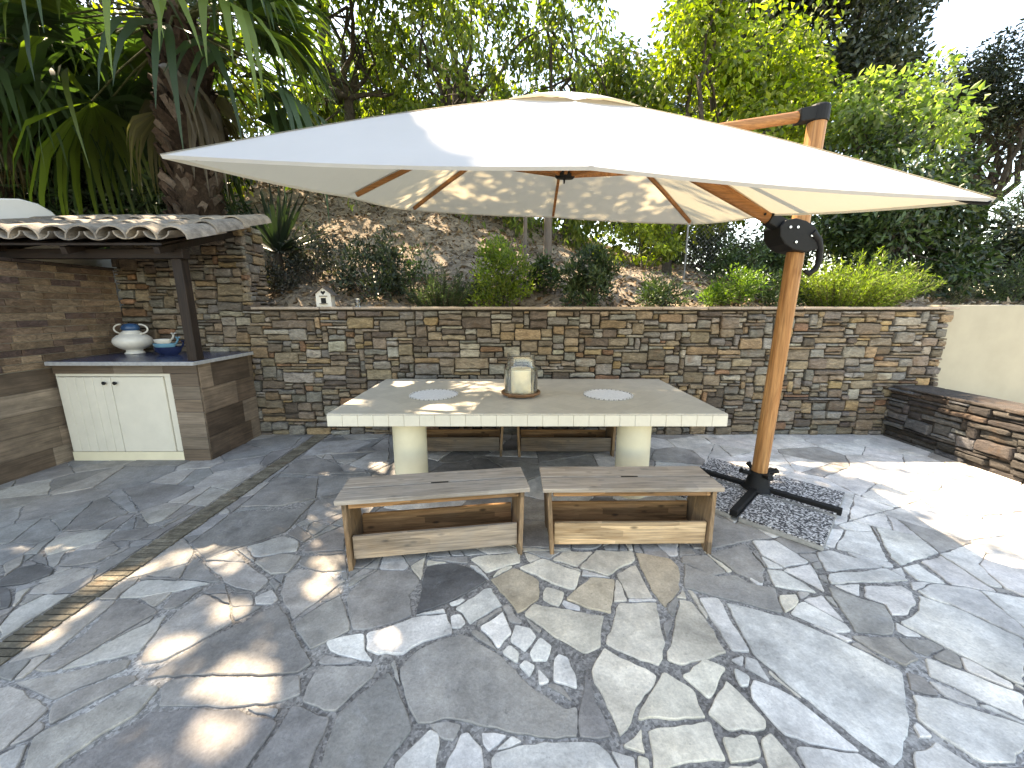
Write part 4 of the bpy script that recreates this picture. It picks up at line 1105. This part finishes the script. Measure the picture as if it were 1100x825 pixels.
def tree(name,lab,cat,base,h0,center,radii,ncl,per,leaf,mat,cols,seed,trunk_r=.12,clump=(.35,.7),droop=.7,group=None,inner=.35,wid=.5,limbcol=(.07,.06,.05),strands=0,limbs=16):
    global RNG
    RNG=np.random.default_rng(seed); rnd=random.Random(seed)
    t=thing(name,lab,cat,base,0,group); B=Vector(base); C=np.array(center)-np.array(base); R=np.array(radii)
    d=nrmz(RNG.normal(0,1,(ncl,3))); rr=inner+(1-inner)*RNG.random((ncl,1))**.6
    wob=1+.22*np.sin(d[:,[0]]*3+seed)+.18*np.sin(d[:,[2]]*4+d[:,[1]]*3+seed*2)
    cen=C+d*rr*R*wob
    crad=RNG.uniform(*clump,ncl)
    P,dd=clump_pts(cen,crad,per)
    # hanging strands
    if strands:
        si=RNG.integers(0,ncl,strands); sp=cen[si]+RNG.normal(0,.3,(strands,3)); n=26
        tt=RNG.random((strands*n,1)); Ls=np.repeat(RNG.uniform(.5,1.3,strands),n).reshape(-1,1)
        sP=np.repeat(sp,n,axis=0)+np.concatenate([RNG.normal(0,.07,(strands*n,2)),-tt*Ls],1)
        P=np.concatenate([P,sP]); dd=np.concatenate([dd,RNG.normal(0,.35,(strands*n,3))])
    D=nrmz(dd*.6+RNG.normal(0,.55,P.shape)+np.array([0,0,-droop]))
    n=len(P); L=RNG.uniform(leaf*.65,leaf*1.25,n)
    ci=np.concatenate([np.repeat(np.arange(ncl),per),np.full(n-ncl*per,0)]); ck=RNG.uniform(.75,1.25,ncl)[ci].reshape(-1,1)
    leaves('crown',P,D,L,L*wid,palette(n,cols)*ck,mat,t)
    m=MB(); top=Vector(C)*.75 if C[2]>h0 else Vector((0,0,h0))
    fork=Vector((rnd.uniform(-.1,.1),rnd.uniform(-.1,.1),h0))
    pts=grow(m,(0,0,-.3),fork,trunk_r*1.15,trunk_r*.85,rnd,6,.05,limbcol)
    order=list(range(ncl)); rnd.shuffle(order)
    for q in order[:limbs]:
        e=Vector(cen[q]); grow(m,fork+Vector((0,0,-.05)),e,trunk_r*.5,.012,rnd,6,.16,limbcol)
        for _ in range(2):
            f=e*.6+fork*.4; g=Vector(cen[rnd.choice(order)]); 
            if (g-f).length<R.max()*.9: grow(m,f,g,trunk_r*.22,.006,rnd,4,.15,limbcol)
    m.build('trunk',M['bark'],t,smooth=True)
    return t
def on(px,Y,dz=0):
    """ground position on the hill under picture column px at depth Y"""
    x=(px-550)/F*Y*1.0
    for _ in range(6):
        z=hz(x,Y); depth=Y*cP-(z-CH)*sP; x=(px-550)/F*depth
    return Vector((x,Y,hz(x,Y)+dz))
G_OL=[(.075,.105,.022),(.10,.135,.026),(.05,.075,.02),(.135,.165,.035),(.165,.175,.042)]
G_BR=[(.15,.185,.026),(.20,.23,.034),(.10,.135,.022),(.25,.265,.05),(.07,.095,.02)]
G_DK=[(.018,.03,.014),(.025,.04,.018),(.035,.05,.024),(.014,.022,.012)]
G_GY=[(.07,.09,.06),(.05,.07,.045),(.10,.115,.08)]
G_MD=[(.03,.06,.018),(.045,.08,.022),(.025,.045,.016),(.06,.10,.03)]
def trees():
    g='broadleaf trees on the slope behind the wall'
    def tb(x,y): return (x,y,hz(x,y)-.1)
    tree('leafy_tree','tree with drooping olive green leaves just right of the palm','tree',tb(-3.6,9.6),2.0,(-3.9,9.5,6.8),(2.1,1.6,2.8),75,150,.17,M['leaf'],G_OL,101,.13,(.35,.7),1.1,g,.25,.42,strands=50)
    tree('leafy_tree','tree of hanging olive leaves behind the left half of the umbrella','tree',tb(-1.2,9.4),2.0,(-1.0,9.4,6.1),(2.1,1.4,2.8),95,160,.17,M['leaf'],G_OL,102,.12,(.32,.6),1.1,g,.25,.42,strands=55)
    tree('leafy_tree','thin topped tree of hanging leaves behind the peak of the umbrella','tree',tb(1.25,9.2),1.9,(1.3,9.2,5.7),(2.2,1.4,2.6),100,160,.16,M['leaf'],G_OL,103,.11,(.3,.55),1.0,g,.25,.42,strands=50)
    tree('leafy_tree','bright sunlit yellow green tree behind the right half of the umbrella','tree',tb(3.0,7.9),1.5,(4.2,8.9,5.3),(2.2,1.5,2.7),100,190,.14,M['leaf'],G_BR,104,.13,(.35,.65),.6,g,.3,.55)
    tree('leafy_tree','pale green small tree with sunlit branches behind the umbrella pole top','tree',tb(6.6,7.6),1.2,(6.7,7.7,4.0),(1.25,1.0,2.0),36,130,.13,M['leaf'],[(.12,.17,.06),(.15,.19,.07),(.09,.13,.05),(.19,.22,.10)],105,.08,(.28,.5),.4,g,.3,.55)
    tree('evergreen_tree','tall dark evergreen tree towering at the upper right','tree',tb(8.6,12.5),3.0,(8.1,12.6,8.6),(3.1,2.2,4.6),130,330,.17,M['leafdark'],[(.03,.04,.022),(.045,.055,.03),(.06,.07,.04),(.02,.03,.016)],106,.26,(.5,.95),.1,None,.3,.55,limbs=14)
    tree('evergreen_tree','dark wind swept evergreen leaning out over the right edge','tree',tb(13.8,12.2),2.0,(13.2,12.0,7.2),(2.0,1.4,1.2),60,260,.13,M['leafdark'],G_DK,107,.2,(.4,.8),.1,None,.3,.4)
    tree('laurel_hedge','dense dark green hedge behind the rosemary on the right','hedge',tb(6.6,6.9),.5,(6.5,7.0,2.75),(1.9,.8,1.25),60,150,.13,M['leafdark'],[(.03,.055,.02),(.04,.07,.022),(.022,.04,.016),(.06,.10,.03)],108,.07,(.3,.5),.3,None,.3,.42)
    tree('grey_tree','grey green feathery tree at the far right edge','tree',tb(13.2,10.2),1.0,(13.0,10.0,3.7),(1.7,1.2,1.5),40,170,.10,M['leaf'],[(.08,.10,.06),(.11,.13,.08),(.06,.08,.045)],109,.1,(.35,.6),.3,None,.25,.3)
    tree('dark_shrub','very dark bushes behind the cream wall at the right','shrub',tb(9.4,7.6),.4,(9.4,7.7,2.4),(2.1,.8,1.0),46,140,.12,M['leafdark'],G_DK,110,.06,(.3,.5),.2,None,.2,.4)
    tree('oleander','large dark long leaved shrub behind the white wall at the left','shrub',tb(-7.0,6.2),.5,(-6.9,6.2,3.3),(1.5,.8,1.25),50,120,.22,M['leafdark'],[(.02,.04,.018),(.03,.055,.022),(.016,.03,.014)],111,.05,(.3,.55),.5,None,.2,.22)
    tree('oleander','dark glossy shrub between the white wall and the palm trunk','shrub',tb(-5.3,6.6),.4,(-5.3,6.6,3.05),(.95,.7,.9),34,120,.17,M['leafdark'],[(.022,.045,.018),(.035,.06,.024)],112,.05,(.25,.45),.5,None,.2,.3)
    tree('leafy_tree','yellow leaved tree glimpsed between the palm fronds at the left','tree',tb(-6.6,8.6),1.4,(-6.5,8.6,5.2),(1.5,1.0,1.6),34,110,.13,M['leaf'],[(.22,.20,.03),(.16,.19,.03),(.09,.13,.03)],113,.09,(.3,.55),.5,g,.2,.5)
    tree('evergreen_tree','dark tree filling the gap behind the palms at the left','tree',tb(-10.5,11.5),2.4,(-10.0,11.6,7.5),(3.4,1.8,4.4),80,150,.2,M['leafdark'],G_DK,114,.2,(.6,1.0),.4,None,.2,.4)
    tree('evergreen_tree','dark tree behind the olive leaved trees in the middle','tree',tb(-3.4,13.0),2.4,(-2.6,13.0,6.8),(4.2,1.6,2.9),95,170,.18,M['leafdark'],[(.03,.05,.018),(.045,.07,.022)],115,.18,(.5,.9),.5,None,.2,.42)
    tree('evergreen_tree','dark tree behind the bright sunlit tree','tree',tb(5.0,12.6),2.0,(4.2,12.8,5.8),(3.6,1.6,3.6),90,170,.18,M['leafdark'],[(.03,.05,.018),(.045,.07,.022)],116,.18,(.5,.9),.5,None,.2,.42)
    tree('laurel_hedge','dark hedge closing the view behind the wire fence','hedge',tb(5.0,10.3),.4,(5.2,10.4,2.7),(3.0,.7,1.1),60,150,.13,M['leafdark'],[(.03,.05,.02),(.045,.07,.025),(.07,.09,.04)],118,.06,(.35,.55),.3,None,.2,.42)
    tree('overhanging_tree','tall tree whose crown overhangs the palms and shades the left of the terrace','tree',(-9.2,5.2,hz(-9.2,5.2)-.1),5.0,(-5.1,5.0,8.2),(3.2,2.5,1.2),110,260,.17,M['leaf'],G_OL,121,.2,(.4,.8),.6,None,.2,.5)
    tree('overhanging_tree','tall tree reaching out high above the slope behind the umbrella','tree',tb(-4.6,11.0),5.0,(-1.9,7.4,7.9),(2.3,1.2,.8),40,110,.16,M['leaf'],G_OL,122,.16,(.35,.7),.6,None,.2,.5)
trees()
def shrub(name,lab,px,Y,w,h,n,leaf,mat,cols,seed,wid=.4,up=.4,stems=9,group='shrubs along the top of the stone wall'):
    global RNG
    RNG=np.random.default_rng(seed); rnd=random.Random(seed); b=on(px,Y,-.03)
    w*=1.3; h*=1.12; n=int(n*1.45)
    t=thing(name,lab,'shrub',b,0,group); ncl=30
    d=nrmz(RNG.normal(0,1,(ncl,3))); d[:,2]=np.abs(d[:,2])
    cen=d*np.array([w/2*.8,w/2*.7,h*.8])*(.35+.65*RNG.random((ncl,1))**.5); cen[:,2]+=.08
    P,dd=clump_pts(cen,RNG.uniform(.10,.20,ncl)*min(1.2,w),n//ncl); P[:,2]=np.maximum(P[:,2],.02)
    D=nrmz(dd*.7+RNG.normal(0,.5,P.shape)+np.array([0,0,up])); m=len(P); L=RNG.uniform(leaf*.6,leaf*1.3,m)
    ck=np.repeat(RNG.uniform(.7,1.3,ncl),n//ncl).reshape(-1,1)
    leaves('foliage',P,D,L,L*wid,palette(m,cols)*ck,mat,t)
    s=MB()
    for q in range(stems): grow(s,(rnd.uniform(-.05,.05),rnd.uniform(-.05,.05),-.05),cen[q],.012,.004,rnd,4,.1)
    s.build('stem',M['bark'],t,smooth=True)
    return t
def spiky(name,lab,px,Y,w,h,nst,needle,cols,seed,lean=.6,group='shrubs along the top of the stone wall',mat='leaf',per=70,off=(0,0)):
    """rosemary or lavender: upright stems set with narrow needles"""
    global RNG
    RNG=np.random.default_rng(seed); b=on(px,Y,-.03); t=thing(name,lab,'shrub',b,0,group)
    rnd=random.Random(seed); s=MB(); Ps=[];Ds=[]
    for i in range(nst):
        a=rnd.uniform(0,6.28); r=math.sqrt(rnd.random()); x0,y0=math.cos(a)*r*w*.28,math.sin(a)*r*w*.22
        L=h*rnd.uniform(.6,1.08)*(1-.3*r); d=Vector((math.cos(a)*r*lean+rnd.uniform(-.15,.15)+off[0],math.sin(a)*r*lean*.8+off[1],1)).normalized()
        p0=Vector((x0,y0,0)); pts=[p0+d*L*q/5+Vector((d.x,d.y,0))*.12*L*(q/5)**2-Vector((0,0,.10*L*r*(q/5)**2)) for q in range(6)]
        s.tube(pts,[.006-.0008*q for q in range(6)],5,(.12,.10,.07))
        tt=np.sort(RNG.uniform(.08,1,per)); A=np.array([tuple(p) for p in pts]); idx=tt*5; i0=np.minimum(idx.astype(int),4); f=(idx-i0).reshape(-1,1)
        Ps.append(A[i0]*(1-f)+A[i0+1]*f); dv=np.array(tuple((pts[5]-pts[0]).normalized())); Ds.append(nrmz(RNG.normal(0,1,(per,3))*.75+dv*.9))
    P=np.concatenate(Ps); D=np.concatenate(Ds); m=len(P); L=RNG.uniform(needle*.7,needle*1.2,m)
    leaves('foliage',P,D,L,L*.16,palette(m,cols),M[mat],t,.1,.05); s.build('stem',M['bark'],t)
    return t
shrub('leafy_shrub','dark twiggy shrub beside the birdhouse, right of it on the wall top',402,5.35,.95,.95,2200,.065,M['leafdark'],[(.03,.045,.022),(.05,.065,.035),(.02,.03,.016)],201)
shrub('leafy_shrub','dark low shrub between the birdhouse and the twiggy shrub',440,5.5,.75,.6,1900,.055,M['leafdark'],G_MD,221)
shrub('leafy_shrub','dark tangled shrub behind the birdhouse',338,5.7,.85,.7,2000,.06,M['leafdark'],[(.03,.035,.022),(.045,.05,.032)],222)
shrub('leafy_shrub','sprawling dark low plant between the dark upright shrub and the low bright shrub',712,5.25,.8,.32,1500,.05,M['leafdark'],G_MD,223)
shrub('leafy_shrub','dark green shrub filling the gap beside the yellow green shrub',590,5.5,.6,.5,1400,.06,M['leafdark'],G_MD,224)
spiky('lavender_bush','rounded grey green bush left of the yellow green shrub',476,5.2,1.0,.62,150,.06,[(.04,.06,.04),(.06,.085,.055),(.03,.045,.03)],202,.9,per=60)
shrub('leafy_shrub','sunlit yellow green shrub directly left of the wooden post',540,5.2,.80,.85,2600,.055,M['leaf'],[(.13,.17,.03),(.16,.19,.04),(.08,.12,.03)],203)
shrub('leafy_shrub','dark green upright shrub right of the wooden post',634,5.15,.72,.75,2400,.065,M['leafdark'],[(.025,.05,.02),(.04,.07,.025),(.06,.09,.035)],204,.42,.8)
shrub('leafy_shrub','low bright green shrub just left of the umbrella pole',787,5.2,.75,.52,2200,.05,M['leaf'],[(.09,.14,.03),(.12,.17,.04),(.05,.09,.02)],205)
shrub('leafy_shrub','small dark shrub tucked behind the umbrella pole',836,5.15,.6,.45,1500,.05,M['leafdark'],G_MD,206)
spiky('rosemary_bush','large green rosemary bush spilling over the wall right of the pole',908,4.96,1.35,.78,210,.062,[(.11,.15,.03),(.15,.19,.04),(.19,.22,.06),(.07,.10,.025)],207,.95,per=80,off=(.12,-.2))
shrub('leafy_shrub','grey brown dried shrub below the spiky yucca at the left end of the wall',300,5.35,.6,.55,1500,.05,M['leafdark'],[(.06,.06,.05),(.08,.075,.06),(.04,.045,.03)],208)
shrub('leafy_shrub','sparse olive seedling on the slope left of the thin stake',552,6.6,.5,.7,700,.06,M['leaf'],G_OL,209,.4,.5,6,'low plants on the slope')
shrub('leafy_shrub','bright leaved low bush under the umbrella edge beside the dark trunk',690,7.6,1.6,1.2,2600,.09,M['leaf'],G_BR,210,.5,.0,9,'low plants on the slope')
spiky('dry_bush','grey dried bush behind the cream wall',1000,6.6,1.1,.85,60,.05,[(.12,.115,.10),(.16,.15,.13)],211,.9,'low plants on the slope')
shrub('leafy_shrub','dark bush on the slope behind the crank of the umbrella',800,7.2,1.6,1.0,2600,.08,M['leafdark'],G_MD,212,.4,.2,9,'low plants on the slope')
shrub('leafy_shrub','grey green bush at the right end above the cream wall',1085,6.6,1.1,.7,2000,.06,M['leaf'],G_GY,213,.35,.3,9,'low plants on the slope')
def yucca():
    b=on(302,5.75,-.05); t=thing('yucca','spiky dark yucca at the left end of the stone wall','plant',b); rnd=random.Random(4); m=MB()
    for i in range(46):
        a=rnd.uniform(0,6.28); el=rnd.uniform(.1,1.35); L=rnd.uniform(.7,1.05); d=Vector((math.cos(a)*math.cos(el),math.sin(a)*math.cos(el),math.sin(el))); s=d.cross(Vector((0,0,1))).normalized()
        c0=Vector((0,0,.38)); k=rnd.uniform(.7,1.4); col=(.012*k,.022*k,.013*k); vs=[];fs=[]
        for q,w in ((0,.018),(.3,.032),(.65,.024),(1,.002)):
            p=c0+d*L*q-Vector((0,0,.12*q*q*(1.2-el))); vs+=[p-s*w,p+Vector((0,0,-.008)),p+s*w]
        for q in range(3):
            o=q*3; fs+=[(o,o+1,o+4,o+3),(o+1,o+2,o+5,o+4)]
        m.add(vs,fs,col)
    m.build('leaf_rosette',M['leafdark'],t); s=MB(); s.tube([(0,0,-.1),(0,0,.4)],[.06,.05],9,(.1,.08,.06)); s.build('stem',M['bark'],t)
yucca()

# ------------------------------------------------------------------ fan palms
PALM_OFF=[Vector((0,0,0))]
def fan(mb_list,C,az,el,plen,R,nseg,spread,droop,col,rnd,dead=False):
    d=Vector((math.cos(az)*math.cos(el),math.sin(az)*math.cos(el),math.sin(el)))
    pts=[C+d*plen*q-Vector((0,0,1))*plen*.28*q*q*(1 if not dead else .6) for q in (0,.33,.66,1)]
    V,Fc,Cl,pet=mb_list
    pet.tube(pts,[.022,.017,.014,.012],6,(.10,.11,.05) if not dead else (.20,.15,.09),flat=.6)
    ax=(pts[-1]-pts[-2]).normalized(); side=ax.cross(Vector((0,0,1))); side=side.normalized() if side.length>.05 else Vector((1,0,0)); up=side.cross(ax).normalized(); E=pts[-1]
    for i in range(nseg):
        f=(i+.5)/nseg*2-1; ph=f*spread; dr=(ax*math.cos(ph)+side*math.sin(ph)).normalized(); L=R*(.78+.22*math.cos(f*1.4))*rnd.uniform(.92,1.05)
        sd=dr.cross(up).normalized(); tw=rnd.uniform(-.25,.25); k=rnd.uniform(.75,1.25); c=tuple(q*k for q in col)
        hang=droop*rnd.uniform(.6,1.4); drift=Vector((rnd.uniform(-1,1),rnd.uniform(-1,1),0))*.06
        o=len(V); 
        for q,w in ((0.02,.006),(.25,.5),(.5,.9),(.7,.62),(.87,.3),(1,.03)):
            ww=w*R*spread/nseg*.62
            t=max(0,q-.45)/.55
            p=E+dr*L*(q if q<.45 else .45+.55*t*(1-.42*min(1,hang)*t))+up*(.05*R*math.sin(q*3)-.12*R*abs(f)**2*q)-Vector((0,0,1))*(hang*L*.55*t**1.6+.06*q*L)+drift*t
            s2=(sd+up*tw).normalized(); V.append(tuple(p-s2*ww)); V.append(tuple(p+s2*ww)); Cl+= [c,c]
        A=np.array(V[o:]); A=(A[0::2]+A[1::2])/2; A=np.concatenate([A[:-1]+(A[1:]-A[:-1])*q for q in (0,.25,.5,.75)]+[A[-1:]])
        if not keep_mask(A+np.array(tuple(PALM_OFF[0])),.02).all():
            del V[o:]; del Cl[o:]; continue
        for q in range(5): a=o+q*2; Fc += [a,a+1,a+3,a+2]
def palm(lab,base,ct,seed,ngreen,ndead,R,trunk=True,azr=None):
    rnd=random.Random(seed); t=thing('fan_palm',lab,'palm tree',base,0,'fan palms at the left'); B=Vector(base); C=Vector(ct)-B; PALM_OFF[0]=B
    V,Fc,Cl=[],[],[]; pet=MB(); L=(V,Fc,Cl,pet)
    for i in range(ngreen):
        az=i*2.39996+rnd.uniform(-.2,.2); el=1.25-1.75*((i+.5)/ngreen)**.9+rnd.uniform(-.12,.12)
        g=rnd.uniform(.8,1.2); col=(.028*g,.052*g,.023*g) if rnd.random()<.8 else (.09*g,.13*g,.03*g)
        fan(L,C+Vector((0,0,rnd.uniform(-.1,.15))),az,el,rnd.uniform(.75,1.05)*R*.8,R*rnd.uniform(.9,1.1),34,1.95,.55+.6*max(0,-el+.4),col,rnd)
    fast_mesh('crown',V,Fc,4,np.array(Cl),M['palm'],t)
    V,Fc,Cl=[],[],[]; L=(V,Fc,Cl,pet)
    for i in range(ndead):
        az=i*2.39996+.7; el=-.75-rnd.random()*.55
        col=rnd.choice([(.09,.075,.055),(.14,.12,.09),(.07,.055,.04)])
        fan(L,C+Vector((0,0,-.08-.22*rnd.random())),az,el,R*rnd.uniform(.25,.5),R*.55,22,1.4,1.1,col,rnd,True)
    fast_mesh('dead_skirt',V,Fc,4,np.array(Cl),M['palm'],t)
    pet.build('petioles',M['bark'],t)
    m=MB(); H=C.z; core=[(C.x*q,C.y*q,-.3+(H+.3)*q) for q in (0,.25,.5,.75,1)]
    m.tube(core,[.25,.25,.24,.25,.22],14,(.05,.035,.026))
    n=int(H/.085)*8; 
    for i in range(n):   # criss-cross leaf bases
        z=i/n*H; a=i*2.39996; r=.235; o=Vector((math.cos(a),math.sin(a),0)); tn=Vector((-math.sin(a),math.cos(a),0)); k=rnd.uniform(.5,1.5)
        lean=rnd.choice((-1,1))*rnd.uniform(.35,.75); dirn=(Vector((0,0,1))*.85+tn*lean).normalized(); sd=o.cross(dirn).normalized(); Ln=rnd.uniform(.16,.26); w=rnd.uniform(.045,.075)
        c=Vector((C.x*z/H,C.y*z/H,z)); p0=c+o*r; p1=c+o*(r+.05)+dirn*Ln*.6; p2=c+o*(r+.085)+dirn*Ln
        col=tuple(q*k for q in (.05,.034,.026)) if rnd.random()<.75 else tuple(q*k for q in (.11,.085,.07))
        vs=[p0-sd*w,p0+sd*w,p1-sd*w*.8,p1+sd*w*.8,p2-sd*w*.6,p2+sd*w*.6]; ins=[p-o*.03 for p in vs]
        m.add(vs+ins,[(0,1,3,2),(2,3,5,4),(4,5,11,10),(6,8,9,7),(8,10,11,9),(0,2,8,6),(2,4,10,8),(1,7,9,3),(3,9,11,5)],col)
    m.build('trunk',M['palmbark'],t)
    return t
pb=gy(205,225,5.5)
palm('fan palm with a shaggy criss cross trunk standing behind the tiled roof',(pb.x,5.5,hz(pb.x,5.5)),(pb.x+.25,5.45,4.85),301,60,14,1.4)
palm('fan palm at the left edge with hanging dry fronds',(-7.4,5.9,hz(-7.4,5.9)),(-6.9,5.6,4.75),302,34,30,1.25)

# ------------------------------------------------------------------ small things on the slope and wall
def small():
    # birdhouse
    p=Vector((gy(350,326,4.72).x,4.72,1.543)); b=thing('birdhouse','small white wooden birdhouse with a grey gable roof on the wall top','birdhouse',p,rad(8)); b.scale=(1.0,1.0,1.0)
    m=MB(); m.prism([(-.085,-.07,0),(.085,-.07,0),(.085,-.07,.15),(0,-.07,.225),(-.085,-.07,.15)],(0,.15,0)); m.build('body',M['ceramic'],b,bevel=.002)
    for s in (-1,1):
        r=MB(); r.bar((s*-.006,.0,.237),(s*.125,.0,.127),.21,.012,up=(0,0,1)); r.build('roof',M['post'],b,bevel=.002)
    h=MB(); h.prism([(0,-.0725,.135),(.026,-.0725,.165),(.024,-.0725,.178),(.012,-.0725,.182),(0,-.0725,.172),(-.012,-.0725,.182),(-.024,-.0725,.178),(-.026,-.0725,.165)],(0,.004,0)); h.build('heart_hole',M['black'],b)
    d=MB(); d.box((0,-.0705,.07),(.055,.005,.06)); d.build('door_hole',M['black'],b)
    for q in ((0,-.085,.035),(0,-.08,.122)):
        l=MB(); l.box(q,(.085,.026,.008)); l.build('ledge',M['post'],b,bevel=.002)
    p=Vector((gy(384.5,326,4.74).x,4.74,1.543)); o=thing('glass_jar','little grey glass jar on the wall top beside the birdhouse','jar',p)
    m=MB(); m.lathe([(.0,0),(.034,0),(.038,.006),(.038,.07),(.03,.082),(.03,.092),(.027,.092),(.027,.08),(.035,.068),(.035,.008),(.0,.006)],n=24); m.build('jar_body',M['glass'],o,smooth=True)
    m=MB(); m.lathe([(.031,.084),(.033,.086),(.033,.094),(.0,.096)],n=24); m.build('rim',M['steel'],o,smooth=True)
    # stakes and posts on the slope
    p=on(588,7.3); o=thing('wooden_post','thick dark wooden post standing on the slope behind the umbrella hub','post',p); m=MB(); m.tube([(0,0,-.3),(0,0,1.4)],[.075,.07],12); m.build('shaft',M['post'],o,smooth=True); c=MB(); c.lathe([(.07,1.4),(.06,1.43),(.0,1.45)],n=12); c.build('top',M['post'],o)
    p=on(563.5,6.9); o=thing('wooden_stake','thin grey stake on the slope left of the thick post','stake',p); m=MB(); m.tube([(0,0,-.3),(.01,0,.6),(0,0,1.35)],[.035,.033,.03],10); m.build('shaft',M['post'],o,smooth=True)
    c=MB(); c.lathe([(.03,1.35),(.022,1.37),(.0,1.375)],n=10); c.build('top',M['post'],o)
    # wire fence
    a=on(735,7.9); b_=on(845,7.9); f=thing('wire_fence','diamond mesh wire fence on the slope left of the umbrella crank','fence',a)
    L=b_.x-a.x; H=1.15; m=MB(); n=int(L/.085); k=int(H/.085)
    dz=b_.z-a.z
    for i in range(-k,n+1):
        for s in (1,-1):
            p=[];q0=0
            x0=i*.085; pts=[]
            for st in range(k+1):
                x=x0+st*.085 if s>0 else x0+(k-st)*.085
                z=st*.085
                if 0<=x<=L: pts.append((x,.004*s,z+.03+dz*x/L))
            if len(pts)>1: m.tube([pts[0],pts[-1]],.0018,4)
    m.build('mesh',M['wire'],f)
    for x in (0,L):
        m=MB(); m.tube([(x,0.03,dz*x/L-.3),(x,.03,dz*x/L+H+.08)],.022,10); m.build('fence_post',M['wire'],f,smooth=True)
small()
